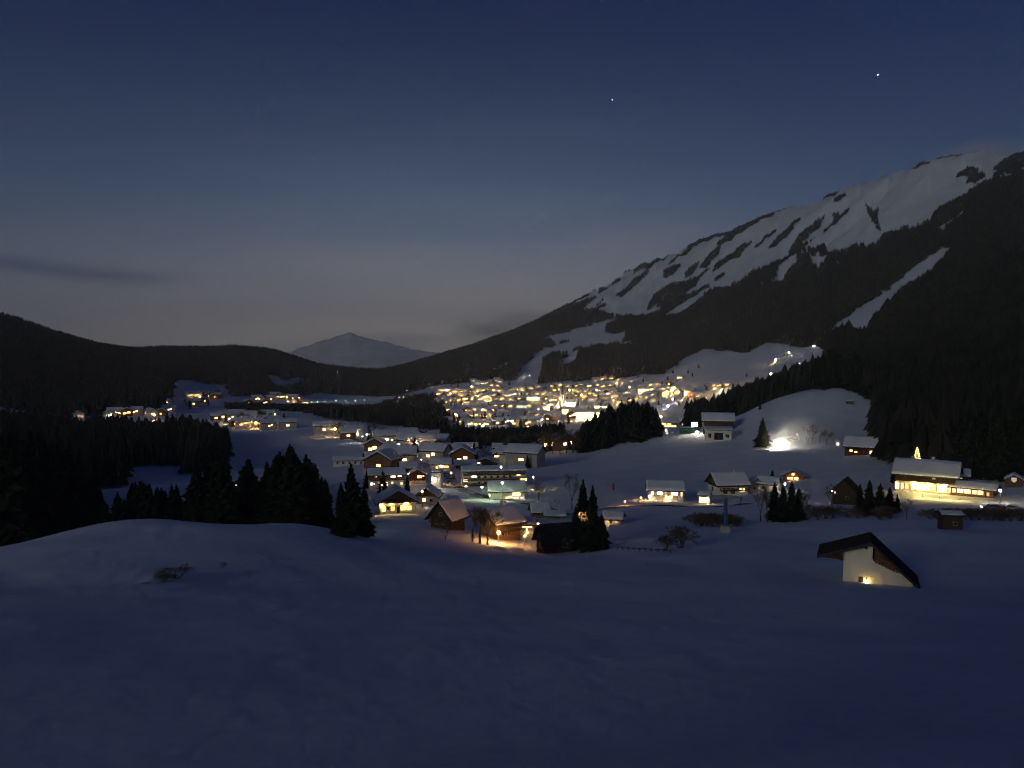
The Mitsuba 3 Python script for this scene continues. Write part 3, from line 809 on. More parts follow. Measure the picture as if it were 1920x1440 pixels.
# --- the white gabled house just below the viewer's slope
def near_house():
    P = spot(1640, 1094, 60, 130)
    k = P[1] / F
    M = T().translate([float(P[0]), float(P[1]), float(P[2]) - 0.2]).rotate([0, 0, 1], float(-math.degrees(math.atan2(P[0], P[1])) + 1))
    K = thing('gabled_house', 'white gabled house with dark roof half hidden by the near snow slope', 'house')

    def q(u, v):                      # metres in the plane of the front wall
        return ((u - 1640) * k, (1094 - v) * k)
    depth = 4.6
    A, Le, Re = q(1633, 1009), q(1539, 1043), q(1716, 1086)
    sl = (A[1] - Le[1]) / (A[0] - Le[0])
    sr = (A[1] - Re[1]) / (Re[0] - A[0])

    def under(x):
        return A[1] - 0.42 - (sl * (A[0] - x) if x < A[0] else sr * (x - A[0]))
    xl, xr = q(1585, 0)[0], q(1704, 0)[0]
    xm = A[0]
    bal = [q(1636, 1024), q(1636, 1047), q(1643, 1052), q(1679, 1067), q(1687, 1066)]
    top = [(x, min(z, under(x) - .05)) for x, z in (q(1687, 1062), q(1660, 1034), q(1640, 1015), q(1636, 1018))]
    hole = prism(bal + top, -.5, 1.5)
    wm = trimesh.Trimesh(*prism([(xl, -3.0), (xm, -3.0), (xm, under(xm)), (xl, under(xl))], 0, depth)), trimesh.Trimesh(*prism([(xm - .01, -3.0), (xr, -3.0), (xr, under(xr)), (xm - .01, under(xm - .01))], 0, depth))
    wall = trimesh.boolean.difference([trimesh.boolean.union(list(wm), engine='manifold'), trimesh.Trimesh(*hole)], engine='manifold')
    put('wall', mikit.ply(wall, 'plaster'), K, M)
    t = 0.36
    roof = join([prism([(A[0], A[1] - .40), (Le[0], Le[1] - .40), (Le[0], Le[1] - .40 + t), (A[0], A[1] - .40 + t * 1.1)], -1.3, depth + .4),
                 prism([(A[0], A[1] - .40), (Re[0], Re[1] - .40), (Re[0], Re[1] - .40 + t), (A[0], A[1] - .40 + t * 1.1)], -1.3, depth + .4)])
    rk = put('roof', mikit.ply(roof, 'shingle'), K, M)
    # dark boarding under the left slope, with its lower edge level, and the recessed balcony under the right slope
    x0, x1, z0 = xl - .05, q(1627, 0)[0], q(0, 1027)[1]
    zl = max(z0, under(x0))
    board = [(q(1588, 0)[0], z0), (x1, z0), (x1, under(x1) + .02), (q(1588, 0)[0], under(q(1588, 0)[0]) + .02)]
    n = 9
    for i in range(n):
        a, b = board[0][0] + (x1 - board[0][0]) * i / n, board[0][0] + (x1 - board[0][0]) * (i + 1) / n - .03
        zz = z0 + (0.12 if i % 2 else 0.0)
        if under(a) > zz + 0.1:
            put('plank', mikit.ply(prism([(a, zz), (b, zz), (b, under(b) + .02), (a, under(a) + .02)], -.06, -.005), 'dark_timber'), K, M)
    put('gable_board', mikit.ply(prism([(Le[0] + .5, under(Le[0] + .5) - .12), (xl - .03, under(xl) - 1.05), (xl - .03, under(xl) - .01), (Le[0] + .5, under(Le[0] + .5) - .01)], -.62, -.5), 'dark_timber'), K, M)
    eav = [(Le[0] + .4, under(Le[0] + .4) - .02), (xl, under(xl) - .75), (xl, under(xl) - .02)]
    put('bracket', mikit.ply(prism([(xl - 1.7, under(xl - 1.7)), (xl - .02, under(xl) - 1.15), (xl - .02, under(xl) - .85), (xl - 1.2, under(xl - 1.2))], -.9, -.65), 'dark_timber'), K, M)
    put('balcony_back', mikit.ply(prism(bal + top, 1.44, 1.52), 'timber'), K, M)
    for i in range(7):
        u0 = 1641 + 6 * i
        za = 1052 + (u0 - 1643) * 0.42
        x, z = q(u0, za)
        put('rail', mikit.ply(box(x - .05, x + .05, -.12, -.052, z - .05, z + .95), 'timber'), K, M)
    ha, hb = q(1638, 1038), q(1682, 1056)
    put('handrail', mikit.ply(prism([ha, hb, (hb[0], hb[1] + .12), (ha[0], ha[1] + .12)], -.16, -.121), 'timber'), K, M)
    a, b = q(1612, 1099), q(1620, 1081)
    dk = put('door', mikit.ply(box(a[0], b[0], -.05, -.004, a[1] - 1, b[1]), 'dark_timber'), K, M)
    lx, lz = q(1626, 1088)
    lk = put('wall_lamp', mikit.ply(box(lx - .05, lx + .05, -.35, -.003, lz + .22, lz + .3), 'metal'), K, M)
    put('bulb', mikit.ply(globe((lx, -.35, lz), .2), 'lamp_glass', **glow(YELLOW, 16.0, 1.0)), lk, M)


near_house()

# --- houses of the near village, each read off the photograph
f_, lft, rgt = 'front', 'left', 'right'
house('brown farmhouse with snowy roof above the lamplit yard', 938, 1012, 52, 34, 20, l=62, gable='side', yaw=32, wall='timber', roof='shingle', ov=1.1, dmin=120, dmax=200,
      wins=[(f_, -.55, .35, 6, 7, WARM, 0), (f_, 0, .35, 6, 7, WARM, 0), (f_, .5, .72, 6, 6, WARM, 0), (lft, .3, .4, 6, 7, WARM, 0), (lft, -.35, .4, 6, 7, WARM, 0), (lft, 0, .8, 6, 6, WARM, 0)],
      balconies=[(.5, 1.0, -.9, .9)], chimneys=[(.3, .1)], name='farmhouse', cat='farmhouse')
house('lit lean-to with glowing strips under its eave beside the farmhouse', 989, 1010, 26, 27, 6, l=26, gable='side', yaw=-6, wall='plaster', roof='shingle', ov=.7, dmin=120, dmax=200,
      wins=[(f_, -.42, .86, 9, 4, WARM, 4), (f_, .42, .86, 9, 4, WARM, 4), (f_, 0, .72, 2.2, 10, WARM, 4)], lamps=[(f_, .1, .45, .12, WARM, 8, 1.0)], name='lean_to', cat='annex')
house('dark plank shed with lit gable end beside the lamplit yard', 1043, 1037, 66, 26, 24, l=38, gable='side', yaw=22, wall='dark_timber', roof='dark_roof', snow=0, ov=.8, dmin=110, dmax=175,
      wins=[(lft, .2, .5, 7, 9, WARM, 0), (f_, .3, .5, 8, 6, WARM, 0)], name='shed', cat='shed')
house('small house with a thick snow roof between the farmhouse and the tall conifers', 1012, 971, 28, 13, 11, gable='side', yaw=10, wall='timber', dmin=160, dmax=260, wins=[(f_, .75, .6, 4, 4, WHITE, 1.6), (f_, -.3, .5, 5, 5, WARM, 0)], name='cottage', cat='cottage')
house('flat garage under a snow cap left of the tall conifers', 1041, 974, 32, 7, 4, l=22, gable='side', yaw=0, wall='grey_plaster', dmin=160, dmax=260, wins=[(f_, .2, .5, 10, 4, WARM, 0)], name='garage', cat='garage')
house('dark timber house with a large snow roof left of the farmhouse', 840, 993, 44, 26, 26, l=52, gable='front', yaw=-32, wall='dark_timber', ov=1.1, dmin=120, dmax=260,
      wins=[(f_, -.4, .5, 5, 6, WARM, 0), (f_, .3, .5, 5, 6, WARM, 0), (f_, 0, 1.1, 5, 5, WARM, 0), (lft, .2, .6, 3, 3, COOL, 1.5)], chimneys=[(-.3, .2)], balconies=[(.55, 1.0, -.9, .9)])
house('wide chalet with glowing yellow ground floor beside the big lone conifer', 743, 963, 68, 22, 20, l=60, gable='front', yaw=6, wall='plaster', upper='timber', split=.95, roof='shingle', ov=1.2, snow=.35, dmin=160, dmax=300,
      wins=[(f_, -.78, .45, 7, 10, YELLOW, 2.6), (f_, -.52, .5, 5, 6, YELLOW, 0), (f_, -.28, .45, 8, 8, YELLOW, 1.2), (f_, .3, .5, 11, 10, YELLOW, 2.2), (f_, .62, .45, 9, 9, WARM, 1.5), (f_, -.1, 1.25, 6, 5, WARM, 0)],
      doors=[(f_, .02, 5, 13, 'dark_timber')], lamps=[(f_, -.92, .8, .16, YELLOW, 20, 2.0), (f_, .45, .9, .16, YELLOW, 24, 3.0), (f_, -.35, .9, .14, YELLOW, 16, 2.0)], balconies=[(1.0, .9, -.7, .7)])
house('grey house with one lit corner window behind the yellow chalet', 803, 946, 40, 16, 14, gable='front', yaw=-12, wall='grey_plaster', upper='dark_timber', split=.95, roof='shingle', snow=0.3, dmin=180, dmax=320,
      wins=[(f_, -.2, .55, 6, 7, WARM, 3.5), (f_, -.75, .4, 3, 3, ROSE, 1.6), (f_, .5, .5, 5, 5, WARM, 0)])
house('long terrace with two rows of lit windows behind the big conifer', 724, 915, 64, 25, 8, l=40, gable='side', yaw=5, wall='plaster', upper='timber', split=.55, dmin=220, dmax=380, ov=1.0,
      wins=[(f_, -.9, .35, 4, 5, ROSE, 3.0), (f_, -.74, .35, 2.5, 3, ROSE, 2.0), (f_, -.22, .3, 17, 7, WARM, 2.4), (f_, .3, .38, 4, 4, WARM, 1.6), (f_, -.28, .82, 4, 3, WARM, 1.6), (f_, .36, .85, 9, 4, WHITE, 3.2), (f_, .74, .88, 7, 3.5, WHITE, 2.8), (f_, -.62, .9, 2.4, 2.4, WHITE, 1.5), (f_, .85, .3, 4, 5, WARM, 2.0)], name='terrace', cat='house')
house('red gabled chalet with a row of small lit windows', 783, 907, 30, 17, 9, l=30, gable='front', yaw=0, wall='plaster', upper='red_timber', split=.35, dmin=220, dmax=420, ov=1.0,
      wins=[(f_, .08, .78, 3.6, 5, AMBER, 5), (f_, .36, .78, 3.6, 5, AMBER, 5), (f_, .72, .86, 3, 2.6, WARM, 2)])
house('tall pale block with a bright floodlit corner', 819, 916, 17, 30, 3, l=24, gable='side', yaw=-8, wall='plaster', dmin=220, dmax=420, ov=.3,
      wins=[(f_, -.1, .1, 2, 2, WARM, 0)], lamps=[(f_, -.55, .62, .18, WHITE, 60, 3.5)], name='apartment_block', cat='building')
house('chalet with pale lit gable front behind the pale block', 826, 882, 38, 12, 8, l=30, gable='side', yaw=-4, wall='plaster', upper='timber', split=.9, dmin=320, dmax=520,
      wins=[(f_, -.3, .35, 4, 6, AMBER, 5), (f_, .3, .6, 12, 4, WARM, 1.3), (f_, .75, .55, 4, 4, WARM, 1.5)], lamps=[(f_, .1, .8, .18, WARM, 40, 1.0)])
house('dark barn with sagging snow roof above the red chalet', 766, 886, 30, 9, 8, gable='side', yaw=8, wall='dark_timber', dmin=260, dmax=520, wins=[(f_, .1, .5, 4, 4, WARM, 0)], name='barn', cat='barn')

# the long apartment house with its balcony bands
K, P, M, dim = house('long apartment house with dark balcony bands and lit end flats', 925, 912, 118, 29, 5, l=42, gable='side', yaw=7, wall='plaster', upper='grey_plaster', split=.72, ov=.8, dmin=250, dmax=450,
      wins=[(f_, -.93, .42, 7, 5, WARM, 4.0), (f_, -.66, .66, 9, 4.5, ROSE, 3.2), (f_, .77, .72, 7, 4, WARM, 3.2), (f_, .93, .40, 12, 6, YELLOW, 4.5)] + [(f_, x, z, 4, 4, WARM, 0) for z in (.25, .62) for x in (-.5, -.3, -.1, .1, .3, .5)],
      balconies=[(.12, 1.4, -.98, .98), (.46, 1.4, -.98, .98), (.80, 1.4, -.98, .98)], chimneys=[(-.4, 0), (.2, 0), (.6, 0)], name='apartment_house', cat='building')
house('hall with a flat snow roof lit pale green by its lamp', 950, 936, 66, 15, 13, l=60, gable='side', yaw=2, wall='plaster', upper='timber', split=.9, dmin=220, dmax=350, ov=.9, snow=.3,
      wins=[(f_, .52, .62, 15, 7, YELLOW, 3.4), (f_, -.05, .2, 3.2, 4, AMBER, 3), (f_, .07, .2, 3.2, 4, AMBER, 3), (f_, .19, .28, 3.2, 4, ROSE, 3), (f_, .48, .16, 12, 2, ROSE, 2.2), (f_, .85, .16, 7, 2, ROSE, 2.0)], name='hall', cat='building')
house('red brown barn with a wide snow roof behind the apartment house', 872, 879, 36, 7, 6, gable='side', yaw=3, wall='red_timber', dmin=330, dmax=560, ov=1.2, wins=[(f_, .85, .75, 6, 3, WHITE, 3)], name='barn', cat='barn')
house('low dark barn with a peaked gable beyond the apartment house', 912, 874, 40, 6, 8, gable='front', yaw=-6, wall='dark_timber', dmin=340, dmax=600, ov=1.4, snow=.2, wins=[(f_, -.6, .9, 6, 2.5, WHITE, 2.5)], name='barn', cat='barn')
house('guest house with a row of small lights under the eave', 874, 856, 42, 19, 5, l=22, gable='side', yaw=0, wall='grey_plaster', dmin=430, dmax=640,
      wins=[(f_, -.5, .86, 20, 5, WARM, .32), (f_, .1, .9, 2.5, 2, WARM, 3), (f_, .32, .9, 2.5, 2, WARM, 3), (f_, .55, .9, 2.5, 2, WARM, 3), (f_, .78, .95, 2.5, 2, WHITE, 3), (f_, .2, .3, 6, 5, AMBER, 4), (f_, .62, .4, 7, 5, AMBER, 4), (f_, -.6, .2, 4, 4, GREEN, 4), (f_, -.3, .02, 5, 3, GREEN, 3)], name='guest_house', cat='guest house')  # the widest pane glows in place of a lamplit strip of wall
house('pale house with one lit corner in front of the brown trees', 997, 850, 26, 11, 4, l=20, gable='side', yaw=-5, wall='plaster', dmin=430, dmax=640, wins=[(f_, .75, .3, 5, 3, WARM, 4), (f_, -.3, .75, 3, 2, WHITE, 2), (f_, .2, .5, 3, 3, WARM, 0)])
house('snow roofed cabin half hidden by brown trees', 933, 845, 17, 6, 6, gable='side', wall='dark_timber', dmin=450, dmax=700, name='cabin', cat='cabin', wins=[(f_, 0, .5, 3, 3, WARM, 0)])
house('chalet with dark gable and small lamp beside the snow roofed cabin', 942, 858, 34, 8, 9, gable='front', yaw=10, wall='dark_timber', dmin=380, dmax=640, ov=1.3, wins=[(f_, -.85, .35, 8, 3.5, WARM, 2.6), (f_, -.55, .6, 3, 2, WHITE, 3)])
house('small white shrine with a single bright light', 972, 860, 7, 7, 4, gable='front', wall='plaster', dmin=380, dmax=640, ov=.3, wins=[(f_, 0, .5, 3, 4, WHITE, 5)], name='shrine', cat='shrine')
house('house with a bright yellow window among dark trees', 700, 878, 30, 20, 8, gable='side', yaw=10, wall='timber', dmin=330, dmax=520, wins=[(f_, 0, .6, 13, 8, YELLOW, 4.5), (f_, -.65, .45, 4, 5, YELLOW, 1.2)], lamps=[(f_, .5, .95, .15, YELLOW, 30, 1.0)])
house('long low building with pale wall at the edge of the left snowfield', 664, 872, 74, 9, 5, l=26, gable='side', yaw=-6, wall='plaster', dmin=360, dmax=520, wins=[(f_, x, .5, 4, 4, WARM, 0) for x in (-.8, -.5, -.2, .1, .4)], name='storehouse', cat='building')

# right of the tall conifers
house('low house with a porch lamp right of the tall conifers', 1150, 984, 30, 12, 7, gable='side', yaw=-8, wall='plaster', upper='timber', split=.6, dmin=150, dmax=240, wins=[(f_, -.2, .5, 5, 5, WARM, 0), (f_, .5, .5, 5, 5, WARM, .8)], lamps=[(f_, -.6, 1.0, .22, WARM, 26, 2.0)])
house('pale bungalow with a row of lit windows on the open snow', 1247, 939, 64, 20, 12, l=44, gable='side', yaw=4, wall='plaster', dmin=210, dmax=330, ov=.8, snow=.6,
      wins=[(f_, -.78, .72, 4, 7, WHITE, 3.2), (f_, -.35, .70, 9, 6, WHITE, 3.6), (f_, .5, .75, 12, 8, WHITE, 3.0), (f_, .9, .7, 3, 9, WARM, 2.2), (f_, 0, .7, 4, 6, WARM, .5)], lamps=[(f_, .12, .34, .16, WARM, 34, 1.5), (f_, -.97, .4, .2, WARM, 40, 2.5)], name='bungalow', cat='house')
house('small garage with a glowing yellow door below the steep roofed house', 1321, 945, 21, 15, 4, l=20, gable='side', yaw=-6, wall='plaster', dmin=210, dmax=330, ov=.4,
      wins=[(f_, 0, .5, 17, 11, YELLOW, 4.0)], lamps=[(f_, .9, .8, .12, YELLOW, 40, 1.5)], name='garage', cat='garage')
house('house with steep gable, wide snow roof and one lit window', 1364, 931, 60, 24, 17, l=44, gable='side', yaw=26, wall='plaster', upper='dark_timber', split=.75, dmin=210, dmax=360, ov=1.0,
      wins=[(f_, .62, .52, 12, 6, WARM, 3.2), (f_, -.5, .4, 8, 8, WARM, 0), (f_, 0, .4, 8, 8, WARM, 0), (lft, 0, .5, 6, 8, WARM, 0), (lft, 0, 1.1, 5, 5, WARM, 0)], balconies=[(.5, 1.0, -.9, .9)], chimneys=[(.4, .0)])
house('house with pale gable and cleared dark roof between two others', 1416, 923, 26, 15, 9, gable='front', yaw=14, wall='grey_plaster', roof='dark_roof', snow=.15, dmin=230, dmax=380, wins=[(f_, -.3, .5, 4, 5, WARM, 0), (f_, .35, .5, 4, 5, WARM, .3)])
house('small chalet with a bright snow roof left of the dark trees', 1441, 922, 34, 15, 9, gable='side', yaw=-16, wall='plaster', dmin=230, dmax=380, wins=[(f_, .6, .55, 8, 7, WARM, .35), (f_, -.3, .5, 5, 6, WARM, 0)])
house('wooden chalet glowing orange above the dark trees', 1487, 901, 36, 9, 9, gable='front', yaw=0, wall='timber', upper='timber', dmin=260, dmax=420, ov=1.3, snow=.2,
      wins=[(f_, -.45, .45, 3.5, 4, WARM, 4), (f_, -.15, .45, 3.5, 4, WARM, 4), (f_, .2, .45, 3.5, 4, WARM, 4), (f_, .42, .5, 3, 4, WARM, 3)], lamps=[(f_, 0, 1.35, .14, AMBER, 60, 1.2)])
house('black gabled hut with a pink lit porch beside the bare trees', 1585, 946, 40, 26, 20, gable='front', yaw=-10, wall='dark_timber', roof='shingle', snow=0, dmin=190, dmax=300, ov=1.0, wins=[(f_, -.75, .82, 2, 4, ROSE, 2.0), (f_, .3, .5, 5, 5, WARM, 0)], lamps=[(lft, .1, .8, .2, ROSE, 26, 1.2)], name='hut', cat='hut')
house('dark cube shaped hay hut alone on the right snow', 1781, 993, 34, 26, 4, l=30, gable='side', yaw=20, wall='dark_timber', roof='dark_roof', snow=.12, dmin=110, dmax=190, ov=.4, wins=[(f_, .2, .45, 6, 6, WARM, 0)], name='hut', cat='hut')
house('dark red farmhouse with lit windows under the steep wood', 1619, 853, 58, 16, 15, l=40, gable='side', yaw=-12, wall='red_timber', dmin=270, dmax=420, ov=1.0,
      wins=[(f_, -.6, .45, 5, 5, AMBER, 4), (f_, -.32, .3, 5, 3, WARM, 2.5), (f_, .62, .35, 5.5, 6, AMBER, 5), (f_, .92, .35, 5.5, 6, AMBER, 5), (f_, .2, .5, 4, 4, AMBER, 0)], balconies=[(.6, 1.0, -.9, .3)], name='farmhouse', cat='farmhouse')
house('tiny wayside chapel with a lit front near the red farmhouse', 1571, 836, 9, 6, 5, gable='front', wall='plaster', dmin=290, dmax=440, ov=.4, wins=[(f_, 0, .6, 4, 5, ROSE, 2.6)], name='chapel', cat='chapel')

# the hotel at the right edge
house('hotel with a wide snow roof and bright ground floor windows', 1738, 924, 98, 35, 20, l=70, gable='side', yaw=-6, wall='plaster', upper='dark_timber', split=.56, dmin=180, dmax=290, ov=1.4, snow=.5,
      wins=[(f_, -.96, .28, 7, 13, YELLOW, 3.6), (f_, -.78, .28, 5, 11, AMBER, 2.2), (f_, -.62, .28, 5, 11, AMBER, 1.6), (f_, -.40, .28, 5, 12, WARM, 2.4), (f_, -.08, .28, 22, 12, YELLOW, 4.0), (f_, .33, .28, 5, 12, AMBER, 2.0), (f_, .58, .28, 16, 12, YELLOW, 3.6), (f_, .86, .28, 6, 11, AMBER, 2.0),
            (f_, -.1, 1.03, 9, 6, YELLOW, 3.8), (f_, -.6, .8, 5, 5, AMBER, 0), (f_, .3, .8, 5, 5, AMBER, .12), (f_, .6, .8, 5, 5, AMBER, 0), (f_, -.9, 1.08, 3, 3, WHITE, .9)],
      lamps=[(f_, -.35, .50, .16, YELLOW, 70, 4.0), (f_, .15, .50, .16, YELLOW, 70, 4.0), (f_, .65, .50, .16, YELLOW, 70, 4.0)], balconies=[(.60, 1.3, -1.0, 1.0)], chimneys=[(.2, 0), (-.5, .1)], name='hotel', cat='hotel')
house('low hotel wing with a glazed front right of the hotel', 1826, 932, 70, 16, 7, l=40, gable='side', yaw=-10, wall='timber', dmin=180, dmax=290, ov=1.0,
      wins=[(f_, -.85, .55, 5, 7, WARM, 2.5), (f_, -.55, .6, 10, 8, WARM, 2.2), (f_, -.2, .6, 10, 8, WARM, 2.2), (f_, .12, .6, 7, 8, WARM, 2.0), (f_, .4, .6, 9, 8, WARM, 1.8), (f_, .75, .5, 4, 6, AMBER, .8)], lamps=[(f_, -.4, .9, .14, YELLOW, 30, 2.0)], name='hotel_wing', cat='hotel wing')
house('dark house with a strip of lights behind the hotel wing', 1794, 912, 36, 22, 8, l=20, gable='side', wall='dark_timber', dmin=215, dmax=330, wins=[(f_, 0, .72, 18, 2, WARM, .6)], name='chalet')
house('small brown chalet with a glowing gable at the right edge', 1901, 914, 26, 14, 8, gable='front', wall='timber', dmin=205, dmax=330, ov=.6, wins=[(f_, 0, 1.1, 8, 6, ROSE, .5), (f_, 0, .9, 4, 5, WARM, .9)], name='chalet')

# the ski hut on the knoll
house('ski hut with a snow terrace roof below the dark trees', 1346, 828, 46, 22, 3, l=36, gable='side', yaw=4, wall='plaster', upper=None, dmin=370, dmax=480, ov=1.2,
      wins=[(f_, 0, .45, 16, 13, WARM, 0), (f_, -.7, .5, 5, 8, WARM, 0), (f_, .7, .5, 6, 6, WARM, 0)], name='ski_hut', cat='ski hut')
house('dark upper building with snow covered roof behind the ski hut', 1346, 810, 56, 22, 12, l=30, gable='side', yaw=4, wall='dark_timber', dmin=430, dmax=540, ov=1.0, wins=[(f_, .1, .35, 2.2, 3, COOL, 3), (f_, -.5, .4, 6, 4, COOL, 0), (f_, .5, .4, 6, 4, COOL, 0)], name='lift_building', cat='lift building')
house('green site container on the crest of the piste', 1287, 813, 26, 10, 1, l=14, gable='side', wall='green_paint', dmin=380, dmax=520, ov=.1, snow=.3, wins=[(f_, 0, .5, 5, 4, WARM, 0)], name='container', cat='container', base=-1)
house('inn with glowing orange balconies left of the floodlight', 1253, 802, 34, 10, 6, l=26, gable='side', wall='timber', dmin=420, dmax=900, ov=1.0, wins=[(f_, -.5, .7, 8, 3, AMBER, 3.5), (f_, .1, .7, 7, 3, AMBER, 3.0), (f_, .55, .3, 10, 3, YELLOW, 3.0), (f_, -.1, .3, 10, 3, YELLOW, 3.5)], name='inn', cat='inn')

# ---------------------------------------------------------------- single trees and bushes
def by_rows(u, vb, vt, dmin=30.0, dmax=5000.0):
    """Foot of a plant seen at (u, vb) and its height when its tip is seen at row vt."""
    P = spot(u, vb, dmin, dmax)
    return P, (vb - vt) * P[1] / F * 1.0


for u, vb, vt, lab, wide in [(659, 1006, 866, 'big broad black conifer alone at the right end of the near wood', 1.5), (683, 1006, 905, 'lower black conifer leaning against the big lone conifer on its right', 1.5), (640, 1003, 902, 'black conifer close to the left of the big lone conifer', 1.3),
                             (1093, 1031, 896, 'tall dark conifer, left of the two tallest beside the shed', 1.35), (1111, 1033, 906, 'tall dark conifer, right of the two tallest beside the shed', 1.4), (1128, 1031, 962, 'short dark conifer at the right foot of the tall pair', 1.5), (1080, 1022, 945, 'dark conifer between the shed and the tall pair', 1.5),
                             (764, 921, 886, 'narrow dark conifer between the terrace and the red chalet', 1.1), (989, 878, 852, 'small dark conifer at the end of the brown trees', 1.6), (1430, 838, 782, 'lone conifer on the piste left of the lit snow cloud', 1.6), (1425, 768, 754, 'small conifer on the left shoulder of the groomed hill', 1.5),
                             (1641, 790, 772, 'small conifer high on the groomed hill near the steep wood', 1.4), (1655, 806, 784, 'conifer at the edge of the groomed hill above the red farmhouse', 1.4), (718, 925, 880, 'dark conifer in front of the bright yellow window', 1.3), (690, 915, 872, 'dark conifer left of the bright yellow window', 1.3),
                             (1371, 902, 889, 'small dark conifer behind the steep gabled house', 1.8), (1396, 900, 888, 'dark bushy conifer touching the steep gabled house roof', 2.2), (1448, 905, 880, 'curved dark conifer left of the orange wooden chalet', 2.0), (1690, 900, 856, 'dark conifer at the left end of the hotel', 1.3), (1676, 905, 872, 'dark conifer standing two places left of the hotel', 1.4)]:
    P, h = by_rows(u, vb, vt, 100)
    spruce(P, h, lab, None, wide)
for u, vb, vt in [(1452, 976, 902), (1468, 978, 908), (1484, 977, 899), (1497, 975, 912)]:
    P, h = by_rows(u, vb, vt, 140, 260)
    spruce(P, h, 'dark conifer in the clump below the orange wooden chalet', 'dark conifers below the orange chalet', 1.5)
for u, vb, vt in [(1612, 962, 905), (1630, 966, 898), (1650, 966, 904), (1668, 962, 912), (1682, 960, 925)]:
    P, h = by_rows(u, vb, vt, 140, 260)
    spruce(P, h, 'black conifer in the dense clump right of the black hut', 'black conifers beside the black hut', 1.6)
# the wooded knoll before the village
n_, tries = [], 0
while len(n_) < 52 and tries < 3000:
    tries += 1
    u, D = rng.uniform(1084, 1238), rng.uniform(470, 560)
    P = at_dist(u, 700, D)
    if n_ and min((P[0] - a) ** 2 + (P[1] - b) ** 2 for a, b in n_) < 42:
        continue
    P[2] = ground(P[0], P[1])
    vt = np.interp(u, [1080, 1095, 1120, 1150, 1180, 1200, 1222, 1232, 1242], [812, 782, 764, 749, 744, 745, 744, 758, 790]) + abs(rng.normal(0, 9)) + (560 - D) * 0.10
    h = at_dist(u, vt, D)[2] - P[2]
    if 5 < h < 36:
        n_.append((P[0], P[1]))
        spruce(P, h, 'dark tree of the wooded knoll in front of the bright village centre', 'trees of the wooded knoll', 2.1)

for u, vb, vt, wide, lab in [(886, 1016, 945, 1.0, 'leafless brown tree, left of the three by the yard lamp'), (900, 1019, 942, 1.05, 'leafless brown tree, middle of the three by the yard lamp'), (914, 1022, 956, 1.0, 'leafless brown tree, right of the three by the yard lamp'),
                             (1010, 943, 904, .95, 'round leafless tree on the snow behind the cottage'), (1044, 951, 936, .9, 'small leafless tree left of the tall conifers'), (1072, 956, 884, .45, 'slim pale leafless tree behind the tall conifers'),
                             (1512, 830, 798, .9, 'leafless tree at the left of the clump behind the lit snow cloud'), (1524, 832, 794, .9, 'leafless tree left of centre in the clump behind the lit snow cloud'), (1537, 832, 804, 1.0, 'leafless tree right of centre in the clump behind the lit snow cloud'), (1550, 834, 808, 1.0, 'leafless tree at the right of the clump behind the lit snow cloud'),
                             (1426, 978, 915, .7, 'pale leafless tree left of the dark conifer clump'), (1438, 980, 908, .7, 'pale leafless tree touching the dark conifer clump'), (1512, 976, 915, .75, 'pale leafless tree right of the dark conifer clump'), (1560, 960, 905, .7, 'thin leafless tree in front of the black hut'),
                             (1700, 975, 930, .7, 'leafless tree at the right of the black clump beside the hotel'), (835, 1013, 985, 1.0, 'dark leafless bush tree below the dark timber house')]:
    P, h = by_rows(u, vb, vt, 100)
    leafless(P, h, lab, None, wide)
for u, vb, vt in [(618, 812, 790), (630, 814, 788), (643, 815, 790), (657, 815, 794), (690, 818, 790), (702, 819, 788), (714, 820, 792), (735, 822, 804)]:
    P, h = by_rows(u, vb, vt, 500)
    leafless(P, h, 'orange lit leafless tree in the row behind the left snowfield', 'orange lit trees behind the left snowfield', 1.1)
for u, vb, vt in [(1012, 848, 808), (1024, 850, 800), (1037, 850, 803), (1050, 851, 800), (1062, 850, 806), (1074, 849, 798), (1084, 848, 810), (995, 838, 806), (975, 842, 810), (952, 843, 812), (910, 840, 808), (893, 838, 812)]:
    P, h = by_rows(u, vb, vt, 420)
    leafless(P, h, 'brown leafless tree in the band before the far village', 'brown leafless trees before the far village', 1.0)
for u, vb, vt in [(1304, 982, 962), (1315, 985, 960), (1327, 987, 962), (1339, 988, 964), (1351, 988, 960), (1364, 988, 962), (1376, 987, 964), (1387, 985, 968), (1311, 986, 966)]:
    P, h = by_rows(u, vb, vt, 120)
    leafless(P, h, 'bare bush in the hedge at the foot of the lift tower', 'bare bushes under the lift tower', 1.7, name='shrub', cat='bush')
v_near = lambda u: u < 420
for u, vb, vt, lab in [(1248, 1033, 1002, 'left of two bare bushes on the open snow by the fence'), (1274, 1028, 985, 'right and taller of two bare bushes on the open snow by the fence'), (330, 1084, 1058, 'low dark bush half buried in the near snow'), (306, 1092, 1076, 'flat tuft of twigs left of the half buried bush'), (275, 1096, 1090, 'thin tuft of twigs farthest left on the near snow'),
                       (418, 1065, 1052, 'tiny lone sapling on the near snow crest')]:
    P, h = by_rows(u, vb, vt, 30)
    leafless(P, h, lab, None, 0.7 if u == 418 else (2.0 if v_near(u) else 1.3), name='shrub', cat='bush')
for u, vb in [(1536, 975), (1550, 973), (1565, 972), (1590, 970), (1606, 972), (1645, 974), (1665, 972), (1528, 968)]:
    P, h = by_rows(u, vb, vb - 24, 120)
    leafless(P, h, 'dark bush in the thicket below the black hut', 'dark bushes below the black hut', 1.5, name='shrub', cat='bush')
for u in range(1742, 1930, 13):
    P, h = by_rows(u, 972 + (u - 1742) * .03, 952, 120)
    leafless(P, h, 'added dark bush standing for the shaded bank below the hotel at the right edge', 'added bushes of the shaded bank below the hotel', 1.6, name='shrub', cat='bush')  # row of bushes added to darken the bank where shade lies
